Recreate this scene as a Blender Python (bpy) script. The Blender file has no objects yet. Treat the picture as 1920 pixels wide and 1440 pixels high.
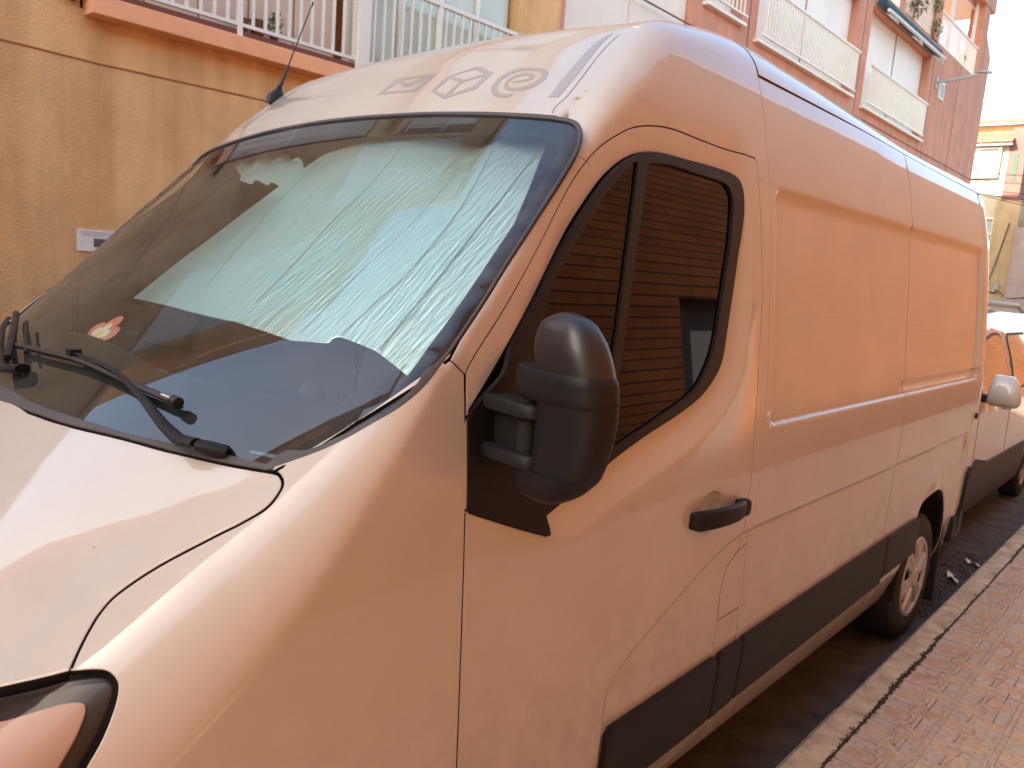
import bpy, bmesh, math, random
import numpy as np
from mathutils import Vector, Matrix
from mathutils.geometry import delaunay_2d_cdt
random.seed(4); np.random.seed(4)
SC = bpy.context.scene
COL = SC.collection
# ------------------------------------------------------------------ camera
CAM_Z = 1.83
cd = bpy.data.cameras.new("camera"); cam = bpy.data.objects.new("camera", cd); COL.objects.link(cam)
RC = [[0.673575, -0.735178, 0.076221], [-0.058094, -0.155466, -0.986132], [0.736832, 0.659806, -0.147428]]
rt, dn, fw = [Vector(r) for r in RC]
M = Matrix((rt, -dn, -fw)).transposed().to_4x4(); M.translation = Vector((0, 0, CAM_Z))
cam.matrix_world = M
cd.sensor_width = 36.0; cd.lens = 1470.0/1920*36; cd.clip_start = 0.02; cd.clip_end = 500
cd.dof.use_dof = True; cd.dof.focus_distance = 1.9; cd.dof.aperture_fstop = 7.5
SC.camera = cam
# ------------------------------------------------------------------ light
SUN_EL, SUN_AZ = math.radians(35), math.radians(-70)      # azimuth from +Y towards +X
w = bpy.data.worlds.new("World"); SC.world = w; w.use_nodes = True
nt = w.node_tree; bg = nt.nodes["Background"]
sky = nt.nodes.new("ShaderNodeTexSky"); sky.sky_type = 'NISHITA'; sky.sun_disc = False
sky.sun_elevation = SUN_EL; sky.sun_rotation = SUN_AZ; sky.dust_density = 2.6; sky.air_density = 1.0
tint = nt.nodes.new("ShaderNodeMix"); tint.data_type = 'RGBA'; tint.blend_type = 'MULTIPLY'; tint.inputs['Factor'].default_value = 1
tint.inputs['B'].default_value = (1.03, 1.0, .93, 1)       # warm white balance of the sky light
nt.links.new(sky.outputs[0], tint.inputs['A']); nt.links.new(tint.outputs['Result'], bg.inputs[0]); bg.inputs[1].default_value = 0.15
sl = bpy.data.lights.new("sun", 'SUN'); sl.energy = 5.0; sl.angle = math.radians(0.5); sl.color = (1, .89, .72)
so = bpy.data.objects.new("sun", sl); COL.objects.link(so)
sd = Vector((math.sin(SUN_AZ)*math.cos(SUN_EL), math.cos(SUN_AZ)*math.cos(SUN_EL), math.sin(SUN_EL)))
so.rotation_euler = sd.to_track_quat('Z', 'Y').to_euler(); so.location = (0, 0, 20)
SC.view_settings.view_transform = 'Standard'; SC.view_settings.look = 'None'
SC.view_settings.exposure = 2.0; SC.view_settings.gamma = 1.0
SC.cycles.max_bounces = 10; SC.cycles.diffuse_bounces = 5; SC.cycles.transparent_max_bounces = 12

# ------------------------------------------------------------------ helpers
def tag(o, label=None, cat=None, group=None, kind=None):
    if label: o['label'] = label
    if cat: o['category'] = cat
    if group: o['group'] = group
    if kind: o['kind'] = kind
    return o
def empty(name, loc=(0, 0, 0), rz=0):
    o = bpy.data.objects.new(name, None); COL.objects.link(o); o.location = loc; o.rotation_euler = (0, 0, rz)
    o.empty_display_size = .1
    return o
def link_mesh(name, me, mats, parent=None):
    o = bpy.data.objects.new(name, me); COL.objects.link(o)
    for m in (mats if isinstance(mats, (list, tuple)) else [mats]): me.materials.append(m)
    if parent is not None:
        o.parent = parent
    return o
class MB:
    """collects simple solids, in the coordinates of the parent"""
    def __init__(s): s.v = []; s.f = []; s.m = []; s.sm = []
    def add(s, vs, fs, m=0, smooth=False):
        n = len(s.v); s.v += [tuple(v) for v in vs]; s.f += [tuple(n+i for i in f) for f in fs]
        s.m += [m]*len(fs); s.sm += [smooth]*len(fs); return s
    def box(s, a, b, m=0):
        x0, y0, z0 = a; x1, y1, z1 = b
        return s.add([(x0,y0,z0),(x1,y0,z0),(x1,y1,z0),(x0,y1,z0),(x0,y0,z1),(x1,y0,z1),(x1,y1,z1),(x0,y1,z1)],
              [(0,3,2,1),(4,5,6,7),(0,1,5,4),(1,2,6,5),(2,3,7,6),(3,0,4,7)], m)
    def tube(s, pts, r, n=10, m=0, flat=1.0):
        pts = [Vector(p) for p in pts]; rs = r if isinstance(r, (list, tuple)) else [r]*len(pts)
        vs = []; fs = []; up = Vector((0, 0, 1))
        for i, p in enumerate(pts):
            d = (pts[min(i+1, len(pts)-1)]-pts[max(i-1, 0)]).normalized()
            a = d.cross(up)
            if a.length < .05: a = d.cross(Vector((0, 1, 0)))
            a.normalize(); b = a.cross(d).normalized()
            for k in range(n):
                t = 2*math.pi*k/n; vs.append(p+a*math.cos(t)*rs[i]+b*math.sin(t)*rs[i]*flat)
        for i in range(len(pts)-1):
            for k in range(n):
                fs.append((i*n+k, i*n+(k+1) % n, (i+1)*n+(k+1) % n, (i+1)*n+k))
        fs.append(tuple(range(n))[::-1]); fs.append(tuple((len(pts)-1)*n+k for k in range(n)))
        return s.add(vs, fs, m, True)
    def stack(s, rings, n=40, m=0, cap=True):
        """rings: (z, cx, cy, hx, hy, exponent, rot) superellipse rings, lofted upwards"""
        vs = []; fs = []
        for (z, cx, cy, hx, hy, e, rot) in rings:
            for k in range(n):
                t = 2*math.pi*k/n; c, q = math.cos(t), math.sin(t)
                x = hx*math.copysign(abs(c)**(2/e), c); y = hy*math.copysign(abs(q)**(2/e), q)
                vs.append((cx+x*math.cos(rot)-y*math.sin(rot), cy+x*math.sin(rot)+y*math.cos(rot), z))
        for i in range(len(rings)-1):
            for k in range(n): fs.append((i*n+k, i*n+(k+1) % n, (i+1)*n+(k+1) % n, (i+1)*n+k))
        if cap: fs.append(tuple(range(n))[::-1]); fs.append(tuple((len(rings)-1)*n+k for k in range(n)))
        return s.add(vs, fs, m, True)
    def lathe(s, prof, c, axis='y', n=64, m=0):
        vs = []; fs = []
        for (r, h) in prof:
            for k in range(n):
                t = 2*math.pi*k/n
                vs.append((c[0]+r*math.cos(t), c[1]+h, c[2]+r*math.sin(t)) if axis == 'y' else (c[0]+r*math.cos(t), c[1]+r*math.sin(t), c[2]+h))
        for i in range(len(prof)-1):
            for k in range(n): fs.append((i*n+k, i*n+(k+1) % n, (i+1)*n+(k+1) % n, (i+1)*n+k))
        return s.add(vs, fs, m, True)
    def prism(s, poly, ext, m=0):
        """poly: list of 3D points, ext: extrusion vector"""
        n = len(poly); e = Vector(ext); vs = [Vector(p) for p in poly]+[Vector(p)+e for p in poly]
        fs = [tuple(range(n))[::-1], tuple(range(n, 2*n))]+[(i, (i+1) % n, n+(i+1) % n, n+i) for i in range(n)]
        return s.add(vs, fs, m)
    def build(s, name, mats, parent=None, bevel=0, seg=2, origin=None, sharp=35, sub=0, world=False):
        me = bpy.data.meshes.new(name)
        vs = s.v
        if world and parent is not None:
            q = parent; off = Vector((0, 0, 0))
            while q is not None: off += q.location; q = q.parent
            vs = [tuple(Vector(v)-off) for v in vs]
        elif world:
            xs = [v[0] for v in vs]; ys = [v[1] for v in vs]; off = Vector(((min(xs)+max(xs))/2, (min(ys)+max(ys))/2, min(v[2] for v in vs)))
            vs = [tuple(Vector(v)-off) for v in vs]
        me.from_pydata(vs, [], s.f); me.update()
        me.polygons.foreach_set('material_index', s.m)
        bm = bmesh.new(); bm.from_mesh(me); bmesh.ops.recalc_face_normals(bm, faces=bm.faces); bm.to_mesh(me); bm.free()
        me.polygons.foreach_set('use_smooth', [bool(x) or bevel > 0 for x in s.sm])
        o = link_mesh(name, me, mats, parent)
        if world and parent is None: o.location = off
        if bevel:
            md = o.modifiers.new('bevel', 'BEVEL'); md.width = bevel; md.segments = seg; md.limit_method = 'ANGLE'; md.angle_limit = math.radians(40)
            md.harden_normals = True
        if sub:
            md = o.modifiers.new('sub', 'SUBSURF'); md.levels = sub; md.render_levels = sub
        me.set_sharp_from_angle(angle=math.radians(sharp))
        return o
def copy_tree(o, parent=None):
    c = o.copy(); COL.objects.link(c)
    if parent is not None: c.parent = parent
    for ch in list(o.children): copy_tree(ch, c)
    return c

# ------------------------------------------------------------------ materials
def mat(name, col, rough=.5, metal=0., spec=.5, coat=0., coat_r=.03, bump=0., bscale=60., var=0., vscale=3., var2=None, detail=6., bdist=.01):
    m = bpy.data.materials.new(name); m.use_nodes = True; n = m.node_tree; p = n.nodes['Principled BSDF']
    p.inputs['Base Color'].default_value = (*col, 1); p.inputs['Roughness'].default_value = rough
    p.inputs['Metallic'].default_value = metal; p.inputs['Specular IOR Level'].default_value = spec
    p.inputs['Coat Weight'].default_value = coat; p.inputs['Coat Roughness'].default_value = coat_r
    tc = n.nodes.new('ShaderNodeTexCoord')
    if var:
        no = n.nodes.new('ShaderNodeTexNoise'); no.inputs['Scale'].default_value = vscale; no.inputs['Detail'].default_value = detail
        no.inputs['Roughness'].default_value = .65
        n.links.new(tc.outputs['Object'], no.inputs['Vector'])
        cr = n.nodes.new('ShaderNodeValToRGB'); cr.color_ramp.elements[0].position = .3; cr.color_ramp.elements[1].position = .7
        a = [max(0, c*(1-var)) for c in col]; b = var2 or [min(1, c*(1+var)) for c in col]
        cr.color_ramp.elements[0].color = (*a, 1); cr.color_ramp.elements[1].color = (*b, 1)
        n.links.new(no.outputs['Fac'], cr.inputs['Fac']); n.links.new(cr.outputs['Color'], p.inputs['Base Color'])
    if bump:
        nb = n.nodes.new('ShaderNodeTexNoise'); nb.inputs['Scale'].default_value = bscale; nb.inputs['Detail'].default_value = 5
        n.links.new(tc.outputs['Object'], nb.inputs['Vector'])
        bu = n.nodes.new('ShaderNodeBump'); bu.inputs['Strength'].default_value = bump; bu.inputs['Distance'].default_value = bdist
        n.links.new(nb.outputs['Fac'], bu.inputs['Height']); n.links.new(bu.outputs['Normal'], p.inputs['Normal'])
    return m
def glassmat(name, tint, ior=1.5, dirt=.0, refl=(1, 1, 1)):
    m = bpy.data.materials.new(name); m.use_nodes = True; n = m.node_tree
    for x in list(n.nodes): n.nodes.remove(x)
    out = n.nodes.new('ShaderNodeOutputMaterial'); mx = n.nodes.new('ShaderNodeMixShader')
    fr = n.nodes.new('ShaderNodeFresnel'); fr.inputs['IOR'].default_value = ior
    tr = n.nodes.new('ShaderNodeBsdfTransparent'); tr.inputs[0].default_value = (*tint, 1)
    gl = n.nodes.new('ShaderNodeBsdfGlossy'); gl.inputs['Roughness'].default_value = .0; gl.inputs['Color'].default_value = (*refl, 1)
    n.links.new(fr.outputs[0], mx.inputs[0]); n.links.new(tr.outputs[0], mx.inputs[1]); n.links.new(gl.outputs[0], mx.inputs[2])
    last = mx
    if dirt:
        df = n.nodes.new('ShaderNodeBsdfDiffuse'); df.inputs[0].default_value = (.55, .5, .45, 1)
        m2 = n.nodes.new('ShaderNodeMixShader'); no = n.nodes.new('ShaderNodeTexNoise'); no.inputs['Scale'].default_value = 3; no.inputs['Detail'].default_value = 10
        no.inputs['Roughness'].default_value = .7
        tc = n.nodes.new('ShaderNodeTexCoord'); n.links.new(tc.outputs['Object'], no.inputs['Vector'])
        mr = n.nodes.new('ShaderNodeMapRange'); mr.inputs[1].default_value = .35; mr.inputs[2].default_value = .8; mr.inputs[3].default_value = 0.; mr.inputs[4].default_value = dirt
        n.links.new(no.outputs['Fac'], mr.inputs[0]); n.links.new(mr.outputs[0], m2.inputs[0])
        n.links.new(mx.outputs[0], m2.inputs[1]); n.links.new(df.outputs[0], m2.inputs[2]); last = m2
    n.links.new(last.outputs[0], out.inputs[0]); return m
def paintmat():
    m = mat('white_paint', (.49, .465, .41), rough=.45, spec=.5, coat=1., coat_r=.045)
    n = m.node_tree; p = n.nodes['Principled BSDF']; p.inputs['Coat IOR'].default_value = 1.52
    tc = n.nodes['Texture Coordinate']
    # thin film of street dust, a little heavier low down, and barely perceptible waviness of pressed sheet
    no = n.nodes.new('ShaderNodeTexNoise'); no.inputs['Scale'].default_value = 4; no.inputs['Detail'].default_value = 8; no.inputs['Roughness'].default_value = .7
    mp = n.nodes.new('ShaderNodeMapping'); mp.inputs['Scale'].default_value = (1, 1, .9)
    n.links.new(tc.outputs['Object'], mp.inputs[0]); n.links.new(mp.outputs[0], no.inputs['Vector'])
    cr = n.nodes.new('ShaderNodeValToRGB'); cr.color_ramp.elements[0].position = .35; cr.color_ramp.elements[1].position = .72
    cr.color_ramp.elements[0].color = (.50, .475, .42, 1); cr.color_ramp.elements[1].color = (.46, .43, .37, 1)
    n.links.new(no.outputs['Fac'], cr.inputs['Fac'])
    sz = n.nodes.new('ShaderNodeSeparateXYZ'); n.links.new(tc.outputs['Object'], sz.inputs[0])
    hz = n.nodes.new('ShaderNodeMapRange'); hz.inputs[1].default_value = 1.15; hz.inputs[2].default_value = .30; hz.inputs[3].default_value = 0.; hz.inputs[4].default_value = .75
    n.links.new(sz.outputs[2], hz.inputs[0])
    ng = n.nodes.new('ShaderNodeTexNoise'); ng.inputs['Scale'].default_value = 11; ng.inputs['Detail'].default_value = 12; ng.inputs['Roughness'].default_value = .75
    n.links.new(tc.outputs['Object'], ng.inputs['Vector'])
    rg = n.nodes.new('ShaderNodeMapRange'); rg.inputs[1].default_value = .42; rg.inputs[2].default_value = .75; n.links.new(ng.outputs['Fac'], rg.inputs[0])
    mg = n.nodes.new('ShaderNodeMath'); mg.operation = 'MULTIPLY'; n.links.new(hz.outputs[0], mg.inputs[0]); n.links.new(rg.outputs[0], mg.inputs[1])
    gx = n.nodes.new('ShaderNodeMix'); gx.data_type = 'RGBA'; gx.inputs['B'].default_value = (.23, .17, .125, 1); n.links.new(mg.outputs[0], gx.inputs['Factor']); n.links.new(cr.outputs[0], gx.inputs['A'])
    # small dark specks / fly marks
    vo = n.nodes.new('ShaderNodeTexVoronoi'); vo.inputs['Scale'].default_value = 9; vo.inputs['Randomness'].default_value = 1
    n.links.new(tc.outputs['Object'], vo.inputs['Vector'])
    lt = n.nodes.new('ShaderNodeMath'); lt.operation = 'LESS_THAN'; lt.inputs[1].default_value = .016
    n.links.new(vo.outputs['Distance'], lt.inputs[0])
    mx = n.nodes.new('ShaderNodeMix'); mx.data_type = 'RGBA'; mx.inputs['B'].default_value = (.22, .12, .07, 1)
    n.links.new(lt.outputs[0], mx.inputs['Factor']); n.links.new(gx.outputs['Result'], mx.inputs['A']); n.links.new(mx.outputs['Result'], p.inputs['Base Color'])
    nb = n.nodes.new('ShaderNodeTexNoise'); nb.inputs['Scale'].default_value = 5.; nb.inputs['Detail'].default_value = 1
    n.links.new(tc.outputs['Object'], nb.inputs['Vector'])
    bu = n.nodes.new('ShaderNodeBump'); bu.inputs['Strength'].default_value = .12; bu.inputs['Distance'].default_value = .0035
    n.links.new(nb.outputs['Fac'], bu.inputs['Height']); n.links.new(bu.outputs['Normal'], p.inputs['Coat Normal'])
    return m
PAINT = paintmat()
BLK = mat('black_plastic', (.0105, .0105, .0125), rough=.48, spec=.22, bump=.25, bscale=900, bdist=.0006, var=.25, vscale=8)
GREYP = mat('grey_plastic', (.06, .057, .06), rough=.55, bump=.2, bscale=700, bdist=.0006, var=.2, vscale=12)
RUB = mat('rubber', (.012, .012, .013), rough=.5)
TYRE = mat('tyre_rubber', (.016, .015, .016), rough=.8, bump=.3, bscale=120, var=.3)
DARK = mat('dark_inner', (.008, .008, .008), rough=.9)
GLASS = glassmat('windscreen_glass', (.79, .91, .86), 1.6, dirt=.12, refl=(.70, .80, .92))
SGLASS = glassmat('tinted_side_glass', (.05, .05, .05), 1.6, refl=(.50, .52, .68))
DASH = mat('dashboard_plastic', (.13, .145, .16), rough=.75, bump=.1, bscale=300, bdist=.001)
HUB = mat('wheel_cover', (.42, .41, .39), rough=.38, metal=.35, var=.15, vscale=10)
DECAL = mat('grey_decal', (.32, .30, .295), rough=.5, coat=.6)
LAMPG = glassmat('lamp_lens', (.80, .76, .74), 1.28)
CHROME = mat('lamp_reflector', (.8, .78, .75), rough=.2, metal=1, bump=.15, bscale=30, bdist=.004)
AMBER = mat('amber_bulb', (.7, .25, .04), rough=.3)

FRAME = mat('window_rubber_black', (.010, .010, .011), rough=.45, spec=.25)

# outlines of the bodywork, measured as (x, angle about the van's long axis), corners marked 1
L = {
 'door_top': [(1.0402,0.6174),(1.0458,0.6263),(1.0673,0.6446),(1.1177,0.6803),(1.1802,0.7227),(1.2512,0.7675),(1.3461,0.8259),(1.4317,0.8757),(1.5052,0.9074),(1.5875,0.9295),(1.6497,0.941),(1.7342,0.949),(1.8282,0.9522),(1.961,0.9507),(2.1074,0.9497),(2.2463,0.9491),(2.2811,0.9457),(2.2902,0.9199),(2.2988,0.8676),(2.3145,0.7441),(2.3118,0.6917),(2.307,0.5952),(2.2971,0.4473),(2.3109,0.3038),(2.3091,0.2638),(2.3086,0.1452),(2.3016,0.0891)],
 'flap': [(2.302,0.0873,1),(2.3663,0.1012,1),(2.3586,0.0872),(2.3675,-0.0433),(2.3606,-0.1144,1),(2.2148,-0.1171,1),(2.209,-0.0542),(2.2139,-0.0045),(2.227,0.0415),(2.2509,0.0596)],
 'joint': [(2.3678,1.0612),(2.3695,1.0185),(2.3635,0.9671),(2.3695,0.9143),(2.37,0.8059),(2.368,0.7421),(2.3721,0.5933),(2.3608,0.4422),(2.3708,0.2957),(2.3663,0.1012)],
 'win_outer': [(1.0406,0.5602,1),(1.0941,0.6023),(1.1691,0.6606),(1.2739,0.7324),(1.3307,0.7703),(1.4005,0.814),(1.4741,0.8525),(1.5308,0.8778),(1.5974,0.899),(1.667,0.9121),(1.7571,0.9189),(1.884,0.9198),(2.0236,0.9208),(2.1382,0.9186),(2.187,0.91),(2.2045,0.8907),(2.2017,0.8627),(2.18,0.8235),(2.1635,0.7989),(2.1403,0.7475),(2.1091,0.6774),(2.0848,0.6171),(2.0465,0.5802),(1.9606,0.539),(1.8368,0.5075),(1.6881,0.4773),(1.5528,0.4433),(1.5045,0.4255),(1.3581,0.3812),(1.299,0.3626,1),(1.3133,0.3278,1),(1.3004,0.3282,1),(1.173,0.3707),(1.0513,0.4127),(1.0459,0.4188,1)],
 'glass': [(1.6891,0.9013,1),(1.7845,0.9062),(1.9222,0.905),(2.0574,0.9033),(2.1049,0.8994),(2.1293,0.8864),(2.1308,0.8684),(2.1096,0.8108),(2.0917,0.7771),(2.0628,0.714),(2.0312,0.6458),(1.9889,0.5979),(1.9066,0.5506),(1.7206,0.5059),(1.532,0.4637),(1.4781,0.4512,1),(1.5076,0.5105),(1.5682,0.6161),(1.6253,0.7805)],
 'qglass': [(1.6388,0.8989,1),(1.608,0.8936),(1.5207,0.8606),(1.4565,0.827),(1.3622,0.7714),(1.3021,0.733),(1.281,0.7106),(1.269,0.6822),(1.2703,0.6118),(1.2925,0.4818,1),(1.4279,0.4585,1),(1.4856,0.5218),(1.5294,0.6171),(1.5847,0.7791)],
 'sail': [(1.0415,0.5598,1),(1.0951,0.603),(1.1691,0.6606),(1.2739,0.7324),(1.2949,0.7416,1),(1.295,0.7376),(1.281,0.7106),(1.269,0.6822),(1.2598,0.6121),(1.2638,0.4846),(1.2873,0.3826),(1.3072,0.3436),(1.3134,0.3271,1),(1.3004,0.3282,1),(1.173,0.3707),(1.0513,0.4127),(1.0459,0.4188,1)],
 'ws': [(1.469,1.0108),(1.467,0.9694),(1.4537,0.939),(1.4374,0.9205),(1.4013,0.8939),(1.2801,0.8266),(1.1745,0.7631),(1.0953,0.7092),(1.0462,0.6759),(0.9716,0.6238),(0.9364,0.6027),(0.8952,0.5854),(0.8508,0.5741),(0.8099,0.5641),(0.7738,0.5589),(0.7379,0.5583),(0.7153,0.5586)],
 'ws_top': [(1.4439,1.21),(1.4515,1.0879),(1.469,1.0108)],
 'trim_in': [(0.9693,0.6382),(0.9538,0.6361),(0.9346,0.6211),(0.9087,0.6048),(0.8729,0.5897),(0.8394,0.5815),(0.8104,0.5781),(0.7751,0.5737),(0.7607,0.5764),(0.7488,0.587),(0.7347,0.5854),(0.7162,0.5744)],
 'frit': [(1.3746,1.3753),(1.3887,1.1723),(1.4154,1.002),(1.4154,0.9656),(1.3957,0.9326),(1.3621,0.9107),(1.3061,0.8781),(1.193,0.8143),(1.0872,0.7477),(0.9828,0.679),(0.9184,0.6349),(0.8887,0.6169),(0.8712,0.6141),(0.8627,0.617),(0.8454,0.6414),(0.7898,0.7463),(0.7691,0.8079),(0.7203,1.0022)],
 'hoodrear': [(0.7134,0.5547),(0.681,0.6005),(0.65,0.6632),(0.6201,0.748),(0.5789,0.9184),(0.5563,1.0734),(0.5431,1.2439),(0.5274,1.5009)],
 'glassbot': [(0.7269,0.576),(0.6735,0.654),(0.6506,0.7039),(0.607,0.8513),(0.5719,1.1177),(0.5596,1.3455),(0.5591,1.6561)],
 'gap': [(0.7139,0.553),(0.7177,0.5477),(0.7146,0.5309),(0.7039,0.5159),(0.6779,0.4943),(0.6406,0.4807),(0.606,0.4711),(0.5356,0.4476),(0.4812,0.4193),(0.453,0.3955),(0.4289,0.3663),(0.4079,0.3378),(0.3922,0.3145)],
 'lamp': [(0.3195,0.3039),(0.3553,0.3084),(0.3885,0.313),(0.4127,0.3114),(0.4283,0.3054),(0.435,0.2924),(0.4341,0.2776),(0.4231,0.2507),(0.4034,0.2156),(0.3815,0.1854)],
 'lamp_in': [(0.3086,0.2708),(0.336,0.2748),(0.3697,0.2782),(0.3885,0.2741),(0.3916,0.2654),(0.3874,0.2518),(0.3716,0.2234),(0.3504,0.1936)],
 'fj': [(1.0015,0.6385),(1.0206,0.6278),(1.0374,0.6189)],
 'rj': [(1.4031,0.8964),(1.4181,0.8874),(1.434,0.8783)],
 'roofseam': [(1.4721,1.0126),(1.4924,1.0246),(1.5199,1.0302),(1.562,1.0452),(1.6393,1.0753),(1.7018,1.0959),(1.7576,1.1094)],
 'stripe': [(1.517,1.0607,1),(1.5214,1.0436,1),(1.604,1.0734),(1.7108,1.1118),(1.7701,1.1266,1),(1.7599,1.1317,1),(1.7113,1.127),(1.617,1.0985)],
 'env_o': [(1.5368,1.5361,1),(1.6206,1.5508,1),(1.6186,1.4206,1),(1.5339,1.4075,1)],
 'env_i': [(1.5471,1.5242,1),(1.6042,1.5187,1),(1.6059,1.4365,1),(1.544,1.4254,1)],
 'env_v': [(1.6082,1.5432,1),(1.6148,1.5368,1),(1.5808,1.4785,1),(1.6134,1.435,1),(1.6032,1.4197,1),(1.559,1.4581,1),(1.5639,1.4747,1)],
 'box_o': [(1.531,1.3587,1),(1.5969,1.373,1),(1.6368,1.3302,1),(1.6335,1.3108,1),(1.6033,1.255,1),(1.5922,1.2535,1),(1.5369,1.24,1),(1.5047,1.2806,1),(1.4974,1.2912,1)],
 'box_1': [(1.5346,1.3491,1),(1.5875,1.3574,1),(1.5668,1.3142,1),(1.5152,1.3032,1)],
 'box_2': [(1.5982,1.3597,1),(1.626,1.3212,1),(1.5991,1.277,1),(1.5763,1.3089,1)],
 'box_3': [(1.5661,1.3032,1),(1.5891,1.2685,1),(1.5473,1.2593,1),(1.5149,1.2904,1)],
 'at_o': [(1.5205,1.1367,1),(1.5097,1.1384),(1.5071,1.1536),(1.5141,1.1766),(1.53,1.1982),(1.552,1.2139),(1.583,1.224),(1.6099,1.2222),(1.6213,1.205),(1.6204,1.1677),(1.6115,1.1431),(1.5966,1.1268),(1.5749,1.1164),(1.5534,1.1157),(1.5386,1.1247),(1.5329,1.1392),(1.533,1.1595),(1.5405,1.1749),(1.5548,1.1881),(1.5749,1.196),(1.5931,1.1936),(1.6009,1.1799),(1.5983,1.1611),(1.5893,1.1488),(1.5784,1.1448),(1.5694,1.1483),(1.5602,1.1716,1),(1.5665,1.1799,1),(1.575,1.1585),(1.5821,1.1555),(1.588,1.1665),(1.5868,1.1797),(1.575,1.1872),(1.5599,1.1831),(1.547,1.1703),(1.5429,1.1537),(1.5496,1.137),(1.5668,1.1297),(1.5888,1.1343),(1.6036,1.1476),(1.6098,1.1675),(1.609,1.1951),(1.5959,1.2077),(1.5724,1.2088),(1.5472,1.1974),(1.5283,1.1789),(1.5189,1.1585),(1.5221,1.1396,1)],
 'arch': [(4.3868,-0.3655),(4.3814,-0.2641),(4.3979,-0.1791),(4.4713,-0.1178),(4.6285,-0.0925),(4.7501,-0.1001),(4.853,-0.1426),(4.928,-0.2279),(4.9603,-0.312),(4.972,-0.3718)],
 'strip_end': [(4.4116,-0.1869,1),(4.3868,-0.3655),(4.2255,-0.3683,1)],
 'strip_bot': [(2.2193,-0.427),(2.26,-0.4246),(2.3782,-0.4192),(2.4211,-0.4142),(2.9731,-0.4099),(3.9906,-0.3798),(3.9789,-0.3553),(4.2255,-0.3683)],
 'striptop': [(1.6097,-0.2245),(2.208,-0.2174),(2.3682,-0.2145),(2.8676,-0.202),(3.8906,-0.1875),(4.4116,-0.1869)],
 'shade': [(0.868,1.80,1),(0.856,1.3583),(0.860,1.1149),(0.882,0.9708),(0.9014,0.8675),(0.9122,0.8248),(0.924,0.831),(0.9328,0.8143),(0.946,0.7595),(0.9528,0.7),(0.9582,0.6673,1),(0.9659,0.6593),(1.0482,0.7284),(1.2289,0.8734),(1.359,0.9598),(1.4547,1.018,1),(1.4248,1.0955),(1.4111,1.1357),(1.4053,1.3978),(1.3926,1.4627),(1.3704,1.566),(1.3295,1.6065),(1.1057,1.71),(0.9982,1.765)],
 'shade2': [(1.2875,1.9231,1),(1.3277,1.9052),(1.3134,1.7572),(1.2845,1.6434),(1.2412,1.5447),(1.1944,1.5342),(1.1868,1.6263),(1.2188,1.7866)],
 'flower': [(0.7128,1.5839),(0.7456,1.6156),(0.7773,1.614),(0.7589,1.5013),(0.7319,1.4431),(0.7051,1.4417)],
 'sticker': [(0.7141,0.6217),(0.7261,0.6029),(0.7352,0.5865),(0.7318,0.5807),(0.7207,0.5985),(0.7115,0.6159)],
 'wiper': [(0.671,0.6439),(0.6545,0.6718),(0.6615,0.7204),(0.669,0.8602),(0.6767,1.0424),(0.6636,1.3662)],
 'blade': [(0.6469,1.9098),(0.6459,1.6089),(0.6567,1.3343),(0.6698,1.0162),(0.6825,0.8775),(0.6928,0.7962)],
 'fresh': [(2.0747,0.2345)],
 'cr2': [(1.2544,0.3363),(1.3476,0.3129),(1.4051,0.3066),(1.4527,0.3138),(1.5332,0.3414),(1.6852,0.3787),(1.838,0.415),(1.9618,0.45),(2.0747,0.491),(2.1654,0.5448),(2.2111,0.5911),(2.2248,0.6465),(2.2441,0.7352),(2.2437,0.8017),(2.2472,0.8554),(2.2305,0.918)],
}
# ------------------------------------------------------------------ the van's bodywork surface
YC = 2.065; ZA = 0.9; XR = 5.44
def pch(xk, yk):
    xk = np.array(xk, float); yk = np.array(yk, float); h = np.diff(xk); d = np.diff(yk)/h
    m = np.zeros(len(xk)); m[1:-1] = (d[:-1]*h[1:]+d[1:]*h[:-1])/(h[:-1]+h[1:]); m[0] = d[0]; m[-1] = d[-1]
    def g(x):
        x = np.asarray(x, float); i = np.clip(np.searchsorted(xk, x)-1, 0, len(h)-1)
        t = np.clip((x-xk[i])/h[i], 0, 1)
        y = (2*t**3-3*t**2+1)*yk[i]+(t**3-2*t**2+t)*h[i]*m[i]+(-2*t**3+3*t**2)*yk[i+1]+(t**3-t**2)*h[i]*m[i+1]
        y = np.where(x < xk[0], yk[0]+(x-xk[0])*m[0], y); return np.where(x > xk[-1], yk[-1]+(x-xk[-1])*m[-1], y)
    return g
WB = pch([.2,.33,.44,.56,.8,1.04,1.39,1.6,1.81,1.93,2.14,2.25,2.36,2.46,2.56], [.93,.985,1.02,1.032,1.035,1.035,1.034,1.017,.996,.983,.952,.930,.903,.873,.835])
ZF = pch([-.1,.25,.45,.58,.8,1.0,1.2,1.4,1.6,1.8,2.05,2.35,2.8,4.,5.4], [1.02,1.2145,1.3727,1.4762,1.6621,1.8343,2.0122,2.1969,2.3676,2.5161,2.5803,2.6251,2.6253,2.5727,2.5641])
RF = pch([0,.6,1.,1.5,2.,2.5], [.15,.12,.0331,.0566,.0722,.1191])
def rmin(A, B, r):
    a = np.maximum(r-A, 0); b = np.maximum(r-B, 0)
    return np.where((A < r) & (B < r), r-np.hypot(a, b), np.minimum(A, B))
def F0(x, u, z):
    u = np.abs(u); d = np.maximum(.95-x, 0)
    A = WB(z)-.12*d*d-u
    s = 1/(1+np.exp(-(x-1.1)/.15)); b = .1435*np.clip((2.3-x)/1.7, 0, 1); c = .0687*(1-s)+.035*s
    xe = x-b*u*u; sl = (ZF(xe+.01)-ZF(xe-.01))/.02
    B = (ZF(xe)-c*u*u-z)/np.sqrt(1+sl*sl)
    F = rmin(A, B, RF(np.clip(x, 0, 2.5)))
    F = rmin(F, x+.06, .2)
    return rmin(F, XR-x, .07)
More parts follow.
